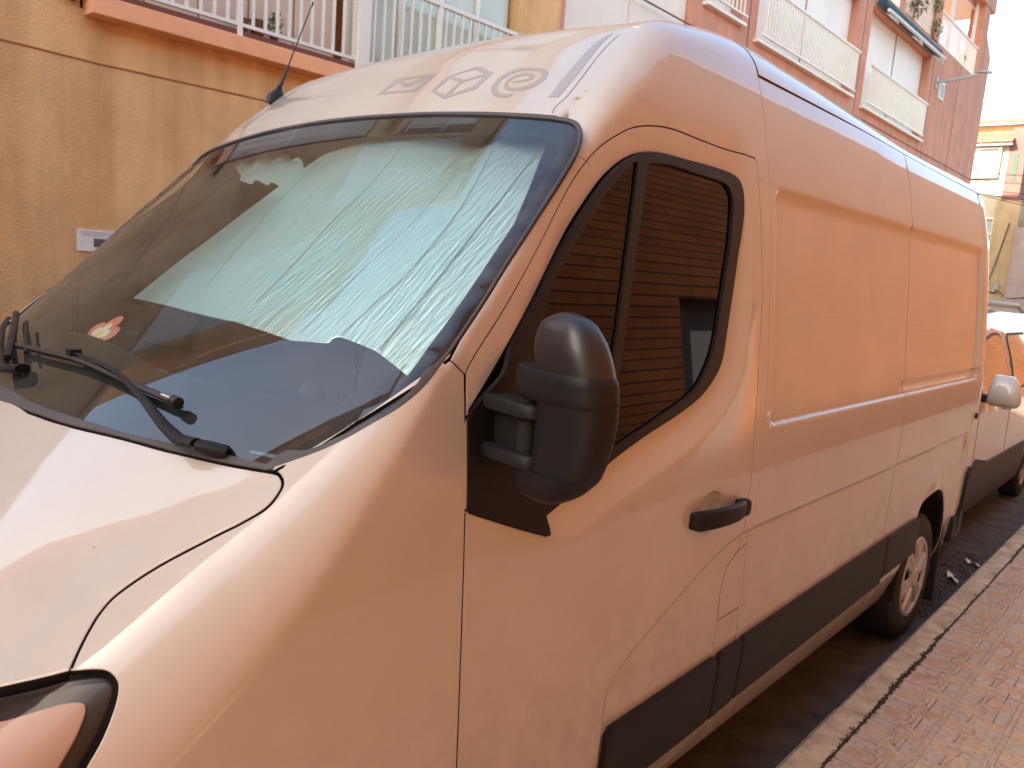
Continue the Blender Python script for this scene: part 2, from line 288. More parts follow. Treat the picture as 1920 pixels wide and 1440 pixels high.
def psdf(px, pz, poly):
    """signed distance, positive inside"""
    P = np.array(poly, float); Q = np.roll(P, -1, 0); d = np.full(px.shape, 1e9); ins = np.zeros(px.shape, bool)
    for (ax, az), (bx, bz) in zip(P, Q):
        ex, ez = bx-ax, bz-az; t = np.clip(((px-ax)*ex+(pz-az)*ez)/(ex*ex+ez*ez+1e-12), 0, 1)
        d = np.minimum(d, np.hypot(px-ax-t*ex, pz-az-t*ez))
        c = ((az > pz) != (bz > pz)) & (px < ex*(pz-az)/(ez if abs(ez) > 1e-12 else 1e-12)+ax); ins ^= c
    return np.where(ins, d, -d)
def crom(P, n=6, closed=False):
    P = [np.array(p, float) for p in P]; out = []
    for i in range(len(P)-1):
        a = P[max(i-1, 0)]; b = P[i]; c = P[i+1]; d = P[min(i+2, len(P)-1)]
        for k in range(n):
            t = k/n; out.append(.5*((2*b)+(c-a)*t+(2*a-5*b+4*c-d)*t*t+(3*b-a-3*c+d)*t**3))
    out.append(P[-1]); return [tuple(p) for p in out]
sstep = lambda t: (lambda c: c*c*(3-2*c))(np.clip(t, 0, 1))
LOW = crom([(1.597,.30),(1.60,.62),(1.601,.722),(1.615,.775),(1.70,.84),(1.844,.904),(2.026,.978),(2.20,1.035),(2.35,1.055),(2.6,1.058),(3.6,1.058)], 4)+[(5.3,1.075),(5.3,.2),(1.6,.2)]
CR2 = None
def rbox(x, z, x0, x1, z0, z1, r):
    qx = np.abs(x-(x0+x1)/2)-(x1-x0)/2+r; qz = np.abs(z-(z0+z1)/2)-(z1-z0)/2+r
    return -(np.hypot(np.maximum(qx, 0), np.maximum(qz, 0))+np.minimum(np.maximum(qx, qz), 0)-r)
def disp(x, u, z):
    global CR2
    au = np.abs(u); side = (au > .84)
    D = np.zeros(x.shape)
    # long pressed recess of the load bay side
    s = rbox(x, z, 2.405, 5.235, 1.389, 2.142, .045)
    lower = sstep((1.47-z)/.04); s = s+.002*lower
    wdt = .030*(1-lower)+.009*lower
    D -= side*.017*sstep(s/wdt)
    # rail channel: small step above the lower edge of the recess
    s1 = rbox(x, z, 3.80, 5.30, 1.40, 1.455, .01); D -= side*.008*sstep(s1/.01)
    # lower swage line, running forward onto the door
    s = psdf(x, z, LOW); D -= side*.0075*sstep((s+.004)/.018)*sstep((XR-.2-x)/.1)
    # dished door glass surround
    if CR2 is None:
        c = L['cr2']; CR2 = crom([(p[0], p[2]) for p in th2xz(c)], 4)+[(2.18, 2.6), (1.0, 2.6), (1.0, 1.3)]
        CR2[0] = (1.0, CR2[0][1]+.06)
    s = psdf(x, z, CR2)
    f = sstep((2.32-z)/.30)*sstep((x-1.12)/.3)*(x < 2.3)
    D -= side*f*.27*np.minimum((np.sqrt(s*s+.00006)+s)/2, .12)
    # finger dish behind the door handle
    e = ((x-2.062)/.075)**2+((z-1.162)/.066)**2
    D -= side*.028*np.clip(1-e, 0, 1)**.75
    # hood: raised centre field with a crease towards each wing, fading to the front
    uc = np.interp(x, [0,.387,.449,.544,.64,.72], [.25,.561,.629,.726,.821,.90]); ug = np.interp(x, [0,.392,.453,.536,.606,.678,.72], [.87,.875,.835,.855,.89,.93,.925])
    xr = np.interp(au, [.05,.30,.51,.70,.887,.93], [.525,.555,.60,.65,.712,.72])
    ramp = .03*np.clip(xr-x, 0, .42)*np.clip((x+.06)/.2, 0, 1)*(z > 1.0)*(au < .95)
    t = (ug-au)/np.maximum(ug-uc, .03); sm = .02
    t = np.where(t > 1, 1, t); k1 = np.clip((t-(1-sm))/sm, 0, 1)
    D += ramp*np.clip(np.where(t > 1-sm, 1-sm/2-.5*sm*(1-k1)**2, t), 0, 1)
    # wing flare over the front wheel and lip of rear arch
    for cx, cz, rx, rz in ((4.655, .34, .32, .465), (.74, .34, .36, .47)):
        e = np.sqrt(((x-cx)/rx)**2+((z-cz)/rz)**2)
        D += side*.012*np.exp(-((e-1.0)/.10)**2)*(z < .95)
    return D
def solve(x, th):
    x = np.asarray(x, float); th = np.asarray(th, float); c, s = np.cos(th), np.sin(th)
    lo = np.full(x.shape, .12); hi = np.full(x.shape, 2.1)
    for _ in range(22):
        m = (lo+hi)/2; f = F0(x, m*c, ZA+m*s) > 0; lo = np.where(f, m, lo); hi = np.where(f, hi, m)
    return lo
def th2xz(pts):
    x = np.array([p[0] for p in pts]); t = np.array([p[1] for p in pts]); r = solve(x, t)
    return [(a, b, c) for a, b, c in zip(x, r*np.cos(t), ZA+r*np.sin(t))]
def grad(f, x, u, z, h=.0015):
    g = np.stack([f(x+h, u, z)-f(x-h, u, z), f(x, u+h, z)-f(x, u-h, z), f(x, u, z+h)-f(x, u, z-h)], 1)
    return -g/np.maximum(np.linalg.norm(g, axis=1, keepdims=True), 1e-9)
def surf(x, th, off=0., flat=False):
    """point and outward unit normal; columns are x, u (towards the kerb side), z; off is measured inwards"""
    r = solve(x, th); u = r*np.cos(th); z = ZA+r*np.sin(th)
    n = grad(F0, x, u, z)
    D = 0 if flat else disp(np.asarray(x), u, z)
    P = np.stack([x, u, z], 1)+n*(D-off)[:, None] if not flat else np.stack([x, u, z], 1)-n*off
    if not flat:
        G = lambda a, b, c: F0(a, b, c)+disp(a, b, c)
        n = grad(G, P[:, 0]+n[:, 0]*off, P[:, 1]+n[:, 1]*off, P[:, 2]+n[:, 2]*off)
    return P, n
def thz(x, z):
    """angle of the side surface at height z"""
    lo, hi = 0.3, 1.2
    for _ in range(30):
        m = (lo+hi)/2
        if F0(np.array([x]), np.array([m]), np.array([z]))[0] > 0: lo = m
        else: hi = m
    return math.atan2(z-ZA, lo)
def zpts(pts):
    return [(p[0], thz(p[0], p[1]))+tuple(p[2:]) for p in pts]
def curve(pts, closed=False):
    """Catmull-Rom through the points, broken at corners (third value 1)"""
    P = [tuple(p)+((0,) if len(p) == 2 else ()) for p in pts]
    if closed:
        k = next((i for i, p in enumerate(P) if p[2]), 0); P = P[k:]+P[:k]+[P[k]]
    out = []; run = [P[0]]
    for p in P[1:]:
        run.append(p)
        if p[2] or p is P[-1]:
            out += crom([q[:2] for q in run], 5)[:-1]; run = [p]
    if not closed: out.append(P[-1][:2])
    return out
mirr = lambda pts: [(p[0], math.pi-p[1])+tuple(p[2:]) for p in reversed(pts)]
def resample(loop, ds):
    P = np.array([p[:2] for p in loop], float); r = solve(P[:, 0], P[:, 1]); out = []
    for i in range(len(P)):
        j = (i+1) % len(P); l = math.hypot(P[j, 0]-P[i, 0], (P[j, 1]-P[i, 1])*r[i]); n = max(1, int(round(l/ds)))
        if l < 1e-5: continue
        for k in range(n): out.append(P[i]+(P[j]-P[i])*k/n)
    # thin out crowded points
    res = [out[0]]
    for p in out[1:]:
        if math.hypot(p[0]-res[-1][0], p[1]-res[-1][1]) > ds*.22: res.append(p)
    if math.hypot(res[-1][0]-res[0][0], res[-1][1]-res[0][1]) < ds*.22: res.pop()
    return np.array(res)
def area(P): return .5*np.sum(P[:, 0]*np.roll(P[:, 1], -1)-np.roll(P[:, 0], -1)*P[:, 1])
def inset(loop, d, ds=.015):
    P = resample(loop, ds); r = solve(P[:, 0], P[:, 1]); Q = np.stack([P[:, 0], P[:, 1]*r.mean()], 1)
    t = np.roll(Q, -1, 0)-np.roll(Q, 1, 0); t /= np.linalg.norm(t, axis=1)[:, None]
    s = 1 if area(P) > 0 else -1
    n = np.stack([-t[:, 1], t[:, 0]], 1)*s
    Q = Q+n*d
    return [(a, b/r.mean()) for a, b in Q]
ROOT = np.array([2.7, YC, 0.0])
def panel(name, outer, holes=(), off=0., m=None, parent=None, h=.03, gap=.002, skirt=.018, bev=.0022, ds=.014, flat=False, fine=True, extra=(), root=ROOT, bump=None, back=False):
    loops = [resample(outer, ds)]+[resample(q, ds) for q in holes]
    for i, P in enumerate(loops):
        a = area(P)
        if (i == 0) != (a > 0): loops[i] = P[::-1]
    O = loops[0]
    x0, t0 = O.min(0); x1, t1 = O.max(0); S = 1.1
    def grid(hh, marg):
        gx, gt = np.meshgrid(np.arange(x0+hh*.37, x1, hh), np.arange(t0+hh*.3, t1, hh/S)); gx = gx.ravel(); gt = gt.ravel()
        s = psdf(gx*1., gt*S, np.c_[O[:, 0], O[:, 1]*S])
        for H in loops[1:]: s = np.minimum(s, -psdf(gx, gt*S, np.c_[H[:, 0], H[:, 1]*S]))
        k = s > marg; return gx[k], gt[k]
    gx, gt = grid(h, .009)
    pts = np.c_[gx, gt]
    if fine and not flat:
        fx, ft = grid(.0085, .006)
        if len(fx):
            r = solve(fx, ft); u = r*np.cos(ft); z = ZA+r*np.sin(ft); e = .006
            g = np.hypot(disp(fx+e, u, z)-disp(fx-e, u, z), disp(fx, u, z+e)-disp(fx, u, z-e))/(2*e)
            g2 = np.abs(disp(fx+e, u, z)+disp(fx-e, u, z)+disp(fx, u, z+e)+disp(fx, u, z-e)+disp(fx, u+e, z)+disp(fx, u-e, z)-6*disp(fx, u, z))/e
            k = (g2 > .02); pts = np.r_[pts, np.c_[fx[k], ft[k]]]
    if len(extra):
        E = np.array(extra); sd_ = psdf(E[:, 0], E[:, 1]*S, np.c_[O[:, 0], O[:, 1]*S]); pts = np.r_[pts, E[sd_ > .006]]
    B = np.concatenate(loops); nb = len(B); edges = []; s = 0; tan = np.zeros((nb, 2))
    for P in loops:
        n = len(P); edges += [(s+i, s+(i+1) % n) for i in range(n)]
        tan[s:s+n] = np.roll(P, -1, 0)-np.roll(P, 1, 0); s += n
    allp = np.r_[B, pts]
    vs2 = [Vector((a, b*S)) for a, b in allp]
    ov, oe, of, orig, _, _ = delaunay_2d_cdt(vs2, edges, [], 0, 1e-7)
    V = np.array([(v.x, v.y/S) for v in ov])
    T = np.array([f for f in of if len(f) == 3], int)
    c = V[T].mean(1)
    k = psdf(c[:, 0], c[:, 1]*S, np.c_[O[:, 0], O[:, 1]*S]) > 0
    for H in loops[1:]: k &= psdf(c[:, 0], c[:, 1]*S, np.c_[H[:, 0], H[:, 1]*S]) < 0
    T = T[k]
    P, N = surf(V[:, 0], V[:, 1], off, flat)
    if bump is not None:
        P = P+N*bump(V[:, 0], V[:, 1], P)[:, None]
    # boundary rows
    idx = np.full(nb, -1); 
    for o_i, lst in enumerate(orig):
        for q in lst:
            if q < nb: idx[q] = o_i
    Pb = P[idx].copy(); Nb = N[idx].copy()
    t3 = np.zeros((nb, 3)); s = 0
    for Pl in loops:
        n = len(Pl); q = Pb[s:s+n]; t3[s:s+n] = np.roll(q, -1, 0)-np.roll(q, 1, 0); s += n
    b3 = np.cross(t3, Nb); b3 /= np.maximum(np.linalg.norm(b3, axis=1, keepdims=True), 1e-9)
    # loops run counter-clockwise in (x, th); with u = towards -y this makes b3 outward or inward all alike
    eth = np.stack([np.zeros(nb), -np.sin(B[:, 1]), np.cos(B[:, 1])], 1); out2 = np.stack([tan[:, 1], -tan[:, 0]], 1)
    sgn = np.sign(np.sum((b3[:, 0]*out2[:, 0])+(b3*eth).sum(1)*out2[:, 1]))
    b3 *= sgn
    P[idx] = Pb-b3*(gap+bev)
    R1 = Pb-b3*gap-Nb*bev; R2 = Pb-b3*gap-Nb*skirt
    nv = len(P); gap_shade = m is PAINT  # bodywork gap walls and floor are coloured black in place of shade
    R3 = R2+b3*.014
    n1 = (Nb+b3); n1 /= np.linalg.norm(n1, axis=1)[:, None]
    VV = np.r_[P, R1, R1, R2, R3]; NN = np.r_[N, n1, b3, b3, Nb]
    faces = [tuple(t) for t in T]
    fl = []; fl2 = []; fl3 = []
    for (a, b) in edges:
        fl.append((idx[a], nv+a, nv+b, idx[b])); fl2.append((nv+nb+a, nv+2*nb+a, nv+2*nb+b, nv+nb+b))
        if gap_shade: fl3.append((nv+2*nb+a, nv+3*nb+a, nv+3*nb+b, nv+2*nb+b))
    # to van-local space: y = -u
    W = VV.copy(); W[:, 1] = YC-VV[:, 1]; W -= root
    NW = NN.copy(); NW[:, 1] *= -1
    F = np.array(T)
    fn = np.cross(W[F[:, 1]]-W[F[:, 0]], W[F[:, 2]]-W[F[:, 0]]); flip = (fn*NW[F[:, 0]]).sum(1) < 0
    F[flip] = F[flip][:, ::-1]
    q = np.array(fl+fl2+fl3); fn = np.cross(W[q[:, 1]]-W[q[:, 0]], W[q[:, 2]]-W[q[:, 0]]); flip = (fn*(NW[q[:, 1]])).sum(1) < 0
    q[flip] = q[flip][:, ::-1]
    me = bpy.data.meshes.new(name); me.from_pydata(W.tolist(), [], F.tolist()+q.tolist()); me.update()
    me.polygons.foreach_set('use_smooth', [True]*len(me.polygons))
    me.normals_split_custom_set_from_vertices(NW.tolist())
    if gap_shade: me.polygons.foreach_set('material_index', [0]*(len(F)+len(fl))+[1]*(len(fl2)+len(fl3)))
    return link_mesh(name, me, [m, DARK] if gap_shade else m, parent)
def mirror_part(o, name=None):
    c = copy_tree(o, o.parent)
    c.scale = (1, -1, 1)
    return c
def at(x, th, off=0.):
    P, N = surf(np.array([float(x)]), np.array([float(th)]), off, True); P = P[0]; N = N[0]
    return Vector((P[0], YC-P[1], P[2]))-Vector(ROOT), Vector((N[0], -N[1], N[2]))
# ------------------------------------------------------------------ the white delivery van
van = empty('delivery_van', tuple(ROOT))
tag(van, 'large white high-roof delivery van parked against the kerb, filling the photo', 'van')
PI = math.pi
hood_o = curve([(a, b, 1 if i in (0, len(L['gap'])-1) else 0) for i, (a, b) in enumerate(p[:2] for p in L['gap'])])
front = [(.3885,.3130),(.3553,.3084),(.3195,.3039),(.22,.300),(.10,.30),(.0,.30)]
hr = crom([p[:2] for p in L['hoodrear'] if p[1] < 1.5], 4)
hh = hr[::-1]+hood_o+front             # centre of rear edge -> corner -> gap -> lamp -> nose
hood_poly = hh+mirr(hh)
panel('hood', hood_poly, m=PAINT, parent=van, gap=.004, skirt=.03, bev=.003, h=.018)
# wing
ws = [p[:2] for p in L['ws']]
wsc = crom(ws, 4)
k = min(range(len(wsc)), key=lambda i: abs(wsc[i][0]-1.0015))
fj = L['fj']
seam_low = zpts([(1.041,1.50),(1.046,1.31),(1.060,1.08),(1.073,.79),(1.08,.55),(1.082,.50)])
arch_f = [(.74+.36*math.cos(a), .34+.47*math.sin(a)) for a in np.linspace(.25, PI-.25, 14)]
lamp = crom([p[:2] for p in L['lamp']], 4)
li = min(range(len(lamp)), key=lambda i: abs(lamp[i][0]-L['gap'][-1][0])+abs(lamp[i][1]-.3130))
wing = list(reversed(wsc[k:]))+hood_o[1:]+lamp[li+1:]+zpts([(.355,1.00),(.30,.86),(.27,.60)])+zpts([(x, z) for x, z in arch_f][::-1])+seam_low[::-1]+[p[:2] for p in fj[::-1]]
wg = panel('front_wing', wing, m=PAINT, parent=van, gap=.0018, h=.013)
# cab roof, pillars and door aperture in one pressing
dt = crom([p[:2] for p in L['door_top']], 4)
jt = [p[:2] for p in L['joint']]
half = [(1.444, PI/2)]+[(1.446, 1.40), (1.456, 1.20)]+wsc[:k]+[p[:2] for p in fj]+dt[1:]+[L['flap'][0][:2], L['flap'][1][:2]]+jt[::-1]+zpts([(2.372, 2.475)])+[(2.372, PI/2)]
half = [p for p in half if True]
cabp = half+mirr(half)[1:-1]
panel('cab_roof', cabp, m=PAINT, parent=van, gap=.0008, skirt=.02, h=.017)
# front door
fl = L['flap']
flap_left = crom([p[:2] for p in [fl[0], fl[9], fl[8], fl[7], fl[6], fl[5]]], 3)
drr = zpts([(2.208,.67),(2.222,.50),(2.215,.43),(2.18,.375),(2.10,.335),(1.98,.318)])
wo = curve(L['win_outer'], True)
door_o = dt+flap_left+crom([p[:2] for p in drr], 3)+zpts([(1.085,.318)])+seam_low[::-1]
cup = [(2.062+.092*math.cos(a)*q, thz(2.062+.092*math.cos(a)*q, 1.162+.082*math.sin(a)*q)) for q in np.linspace(.1, 1, 14) for a in np.linspace(0, 2*PI, int(8+40*q))[:-1]]
dr = panel('front_door', door_o, [wo], m=PAINT, extra=cup, parent=van, gap=.0022, bev=.0028)
gl = curve(L['glass'], True); qg = curve(L['qglass'], True)
panel('window_frame', wo, [gl, qg], off=.007, m=FRAME, parent=dr, gap=0, skirt=.02, flat=True)
panel('window_glass', inset(gl, -.012), off=.016, m=SGLASS, parent=dr, gap=0, skirt=.003, flat=True)
panel('quarter_glass', inset(qg, -.010), off=.0145, m=SGLASS, parent=dr, gap=0, skirt=.003, flat=True)
def sailbump(x, th, P):
    z = P[:, 2]
    return .032*np.exp(-((x-1.125)/.048)**2-(np.maximum(np.abs(z-1.535)-.07, 0)/.06)**2)
panel('mirror_sail', curve(L['sail'], True), off=-.004, m=BLK, parent=dr, gap=0, skirt=.012, h=.012, flat=True, bump=sailbump)
# handle: lofted grip standing off the door
def loft(name, secs, m, parent, n=16):
    """secs: (centre, half height, half thickness) along x, rounded section in the y-z plane"""
    b = MB(); vs = []; fs = []
    for (c, hz, hy) in secs:
        for q in range(n):
            t = 2*PI*q/n; cc, ss = math.cos(t), math.sin(t); e = 2/3.2
            vs.append((c[0]-ROOT[0], c[1]-ROOT[1]+hy*math.copysign(abs(cc)**e, cc), c[2]+hz*math.copysign(abs(ss)**e, ss)))
    for i in range(len(secs)-1):
        for q in range(n): fs.append((i*n+q, i*n+(q+1) % n, (i+1)*n+(q+1) % n, (i+1)*n+q))
    fs.append(tuple(range(n))); fs.append(tuple((len(secs)-1)*n+q for q in range(n)))
    b.add(vs, fs, 0, True); return b.build(name, m, parent, sharp=50)
secs = []
for i in range(21):
    t = i/20; x = 1.940+.305*t; st = math.sin(PI*min(1, max(0, t)))
    secs.append(((x, 1.030-.008-.040*st**.6, 1.163+.006*st-.010*t), (.030-.004*t)*(.80 if i in (0, 20) else 1), .013 if 0 < i < 20 else .008))
loft('door_handle', secs, BLK, dr)
loft('handle_pad', [((2.215, 1.018, 1.155), .026, .012), ((2.225, 1.010, 1.155), .028, .018), ((2.255, 1.010, 1.153), .027, .018), ((2.262, 1.018, 1.153), .022, .012)], BLK, dr)
fp = curve(fl, True)
panel('filler_flap', fp, m=PAINT, parent=van, gap=.002, h=.02)
blow = [fl[5][:2], fl[4][:2]]+zpts([(2.366,.60),(2.366,.262),(1.13,.262),(1.13,.312),(1.98,.312)])+[p for p in crom([p[:2] for p in drr], 3)[::-1]]
panel('sill_panel', blow, m=PAINT, parent=van, gap=.0012)
sp = jt+[fl[1][:2]]+crom([p[:2] for p in [fl[1], fl[2], fl[3], fl[4]]], 2)[1:]+zpts([(2.372,.60),(2.372,.262),(3.862,.262),(3.862,2.472),(2.372,2.472)])
def ledge(x0, x1):
    e = []
    for dz in (-.003, 0, .003, .006, .009, .013):
        t0, t1 = thz(x0, 1.389+dz), thz(x1, 1.389+dz)
        for q in np.linspace(0, 1, int((x1-x0)/.02)): e.append((x0+(x1-x0)*q, t0+(t1-t0)*q))
    return e
panel('side_panel', sp, m=PAINT, extra=ledge(2.45, 3.85), parent=van, gap=.0008)
arch = crom([p[:2] for p in L['arch']], 4)
rp = zpts([(3.868,2.472),(3.868,.262),(4.19,.262),(4.23,.42),(4.33,.60)])+arch+zpts([(4.985,.42),(4.96,.33),(5.265,.42),(5.265,2.462)])
panel('rear_quarter_panel', rp, m=PAINT, extra=ledge(3.88, 5.2), parent=van, gap=.0009)
cp = zpts([(5.273,2.455),(5.273,.50),(5.425,.50),(5.425,2.44)])
panel('rear_corner_post', cp, m=PAINT, parent=van, gap=.001)
SEAMG = mat('gutter_sealer', (.30,.28,.26), rough=.7)
rt1, rt2 = thz(2.4, 2.479), thz(5.38, 2.464)
ro = [(2.376, rt1), (5.38, rt2), (5.38, PI-rt2), (2.376, PI-rt1)]
panel('load_bay_roof', ro, m=PAINT, parent=van, gap=.0, h=.04, off=-.002, skirt=.012, bev=.001)
panel('roof_gutter', zpts([(2.378,2.462),(5.40,2.452),(5.40,2.484),(2.378,2.484)]), off=.004, m=SEAMG, parent=van, gap=0, flat=True)
# lower body cladding
st = [(1.62,.664),(2.208,.671)]
def clad(x0, x1, ztl, ztr, zbl, zbr, r=.01):
    o = zpts([(x0, zbl+r), (x0+r*.4, zbl+r*.2), (x0+r, zbl)])+zpts([(x1-r, zbr), (x1, zbr+r)])+zpts([(x1, ztr-r), (x1-r, ztr)])+zpts([(x0+r, ztl), (x0, ztl-r)])
    return panel('body_cladding', o, off=-.013, m=BLK, parent=van, gap=.0015, skirt=.016, bev=.005, flat=True)
clad(1.612, 2.213, .662, .671, .428, .437, .02)
clad(2.216, 2.376, .671, .674, .438, .447)
clad(2.380, 3.868, .676, .703, .449, .475)
clad(3.872, 4.395, .704, .706, .500, .510)
# windscreen: surround, glass, obscuration band
tr = [p[:2] for p in L['trim_in']]
gb = [p[:2] for p in L['glassbot'] if p[1] < 1.5]
upper = [p for p in wsc if p[0] > .99]
full = [(1.444, PI/2), (1.446, 1.40), (1.456, 1.20)]+wsc+hr[1:]
fullp = full+mirr(full)[1:-1] if False else full+[(.527, PI/2)]+mirr(full)
def offc(pts, d):
    P = np.array(pts, float); r = solve(P[:, 0], P[:, 1]).mean(); Q = np.c_[P[:, 0], P[:, 1]*r]
    t = np.gradient(Q, axis=0); t /= np.linalg.norm(t, axis=1)[:, None]
    Q = Q+np.c_[t[:, 1], -t[:, 0]]*d; return [(a, b/r) for a, b in Q]
up_in = offc([(1.444, PI/2), (1.446, 1.40), (1.456, 1.20)]+upper, .011)
if up_in[0][0] > 1.444: up_in = offc([(1.444, PI/2), (1.446, 1.40), (1.456, 1.20)]+upper, -.011)
g_half = [(up_in[0][0], PI/2)]+up_in[1:]+crom(tr, 3)+crom(gb[1:], 3)
g_poly = g_half+[(.5595, PI/2)]+mirr(g_half)[:-1]
panel('windscreen_surround', fullp, [g_poly], off=-.001, m=GREYP, parent=van, gap=.0015, skirt=.014, bev=.003, h=.02, flat=True)
wsg = panel('windscreen', inset(g_poly, -.006), off=.006, m=GLASS, parent=van, gap=0, skirt=.001, flat=True, h=.04)
fr = [p[:2] for p in L['frit'] if p[1] < 1.45]
fr_half = [(1.39, PI/2)]+crom(fr, 4)
fr_poly = fr_half+mirr(fr_half)[:-1]
panel('frit_band', inset(g_poly, -.005), [fr_poly], off=.0105, m=DARK, parent=van, gap=0, skirt=.001, flat=True, h=.03)
st_ = curve(L['sticker'], False)
panel('vent_slot', crom([p[:2] for p in L['sticker']], 4), off=.0085, m=mat('clear_slot', (.16, .24, .30), rough=.5), parent=van, gap=0, skirt=.001, flat=True, h=.01)
# fine joints
def hairline(name, pts, wd, m, off=-.0006):
    c = crom([p[:2] for p in pts], 6); b = MB(); vs = []; prev = None
    Pn = [at(x, t, off) for x, t in c]
    for i, (p, n) in enumerate(Pn):
        d = (Pn[min(i+1, len(Pn)-1)][0]-Pn[max(i-1, 0)][0]).normalized(); s = d.cross(n).normalized()*wd/2
        vs += [p-s, p+s]
    b.add(vs, [(2*i, 2*i+1, 2*i+3, 2*i+2) for i in range(len(Pn)-1)], 0, True); return b.build(name, m, van)
SEAMM = mat('seam_shadow', (.13, .10, .09), rough=.8)
hl = [hairline('roof_seam', L['roofseam'], .0022, SEAMM), hairline('pillar_seam', L['rj'], .002, SEAMM)]
# markings on the roof dome: envelope, parcel, e-mail spiral, stripes
def decal(name, outer, holes=()):
    return panel(name, curve(outer, True), [curve(h, True) for h in holes], off=-.0008, m=DECAL, parent=van, gap=0, skirt=.0004, bev=.0001, h=.02, ds=.006, flat=True)
e1 = decal('envelope_marking', L['env_o'], [L['env_i']]); decal('envelope_marking', L['env_v'])
decal('parcel_marking', L['box_o'], [L['box_1'], L['box_2'], L['box_3']])
decal('at_sign_marking', L['at_o'])
hl.append(decal('roof_stripe', L['stripe']))
# headlamp: dark body, reflector bowl, clear lens
lo = crom([p[:2] for p in L['lamp']], 4)
lamp_out = lo+zpts([(.30,.98),(.22,1.00),(.14,1.05)])+[(.15,.275),(.22,.294)]
lin_ = crom([p[:2] for p in L['lamp_in']], 4)
lamp_in = [(.24,.270)]+lin_+zpts([(.30,1.00),(.24,1.03)])
hlp = panel('headlamp', lamp_out, off=.022, m=mat('lamp_black', (.02,.012,.012), rough=.3), parent=van, gap=0, skirt=.05, flat=True)
panel('lamp_reflector', lamp_in, off=.017, m=mat('lamp_peach_reflection', (.72,.52,.40), rough=.5, metal=.0, bump=.2, bscale=14, bdist=.01), parent=hlp, gap=0, skirt=.004, flat=True)  # peach base colour stands in for surroundings mirrored in the silver bowl
panel('lamp_lens', inset(lamp_out, .006), off=.004, m=LAMPG, parent=hlp, gap=0, skirt=.02, bev=.006, flat=True)
# nose: bumper and grille below the bonnet
b = MB(); prof = [(0.34,-.20),(0.55,-.24),(.80,-.22),(.98,-.12),(1.06,.0)]
def nose(zs, mname, m, a0=0, inset_=0):
    vs = []; n = 30
    for (z, x0) in zs:
        for i in range(n+1):
            t = -1+2*i/n; y = .99*math.copysign(1-(1-abs(t))**1.6, t)*1.0
            xx = x0+inset_+.60*(abs(t)**4.5)
            vs.append((xx-ROOT[0], y, z))
    fs = [(j*(n+1)+i, j*(n+1)+i+1, (j+1)*(n+1)+i+1, (j+1)*(n+1)+i) for j in range(len(zs)-1) for i in range(n)]
    return MB().add(vs, fs, 0, True).build(mname, m, van)
nose(prof, 'front_bumper', PAINT); nose([(.60,-.255),(.78,-.25),(.86,-.22)], 'grille', BLK)
panel('radiator_panel', [(-.03, .12), (.44, .12), (.42, .33), (.30, .36), (.10, .40), (.02, PI/2), (.10, PI-.40), (.30, PI-.36), (.42, PI-.33), (.44, PI-.12), (-.03, PI-.12)], off=.055, m=DARK, parent=van, gap=0, flat=True, h=.05)
# mirror
mr = empty('x'); bpy.data.objects.remove(mr)
def r_(z, cx, cy, hx, hy, e, rot=0): return (z, cx-ROOT[0], cy-ROOT[1], hx, hy, e, rot)
R8 = math.radians(-8)
YO = lambda z: float(np.interp(z, [1.405,1.415,1.43,1.45,1.47,1.52,1.59,1.65,1.68,1.71,1.735,1.75,1.757], [.862,.835,.808,.787,.772,.753,.747,.756,.766,.781,.800,.820,.848]))
YI = lambda z: float(np.interp(z, [1.405,1.42,1.45,1.47,1.60,1.70,1.735,1.75,1.757], [.900,.915,.920,.905,.905,.928,.918,.900,.876]))
HX = lambda z: float(np.interp(z, [1.405,1.42,1.45,1.60,1.70,1.74,1.757], [.018,.036,.048,.053,.049,.036,.014]))
def head(zs, e=2.8, grow=0., yi=None):
    out = []
    for z in zs:
        yo, y2 = YO(z)-grow, (YI(z) if yi is None else yi); out.append(r_(z, 1.100, (yo+y2)/2, HX(z)+grow, (y2-yo)/2, e, R8))
    return out
cap = MB().stack(head([1.654,1.66,1.67,1.69,1.71,1.725,1.738,1.747,1.753,1.757], 2.6), n=56)
mo = cap.build('side_mirror', mat('mirror_cap_black', (.014,.013,.015), rough=.36, spec=.5, bump=.06, bscale=900, bdist=.0004), van, sharp=60)
MB().stack(head([1.455,1.47,1.50,1.54,1.58,1.604], 2.9), n=56).build('mirror_shell', BLK, mo, sharp=60)
def collar(nm, z0, z1, yi):
    zz = np.linspace(z0, z1, 7); r = [r_(z0, 1.100, (YO(z0)+yi)/2, HX(z0)-.004, (yi-YO(z0))/2-.004, 3.4, R8)]
    r += head(zz[1:-1], 3.4, .0025, yi)+[r_(z1, 1.100, (YO(z1)+yi)/2, HX(z1)-.001, (yi-YO(z1))/2-.002, 3.4, R8)]
    MB().stack(r, n=56).build(nm, BLK, mo, sharp=45)
collar('mirror_collar', 1.598, 1.655, .960)
zf = [1.405,1.409,1.414,1.422,1.434,1.448,1.462,1.468]
MB().stack([r_(z, 1.100+max(0, 1.42-z)*.4, (YO(z)+.925+min(.03, max(0, z-1.405)*1.6))/2, HX(z)+.001, (.925+min(.03, max(0, z-1.405)*1.6)-YO(z))/2, 2.9, R8) for z in zf], n=56).build('mirror_foot', BLK, mo, sharp=50)
MB().stack([r_(1.44,1.085,.925,.017,.017,2,0), r_(1.60,1.085,.925,.017,.017,2,0)], n=24).build('hinge_pin', DARK, mo)
MB().stack([r_(1.472,1.108,.985,.020,.050,3,R8), r_(1.578,1.108,.985,.020,.050,3,R8)], n=24).build('mirror_bracket', BLK, mo)
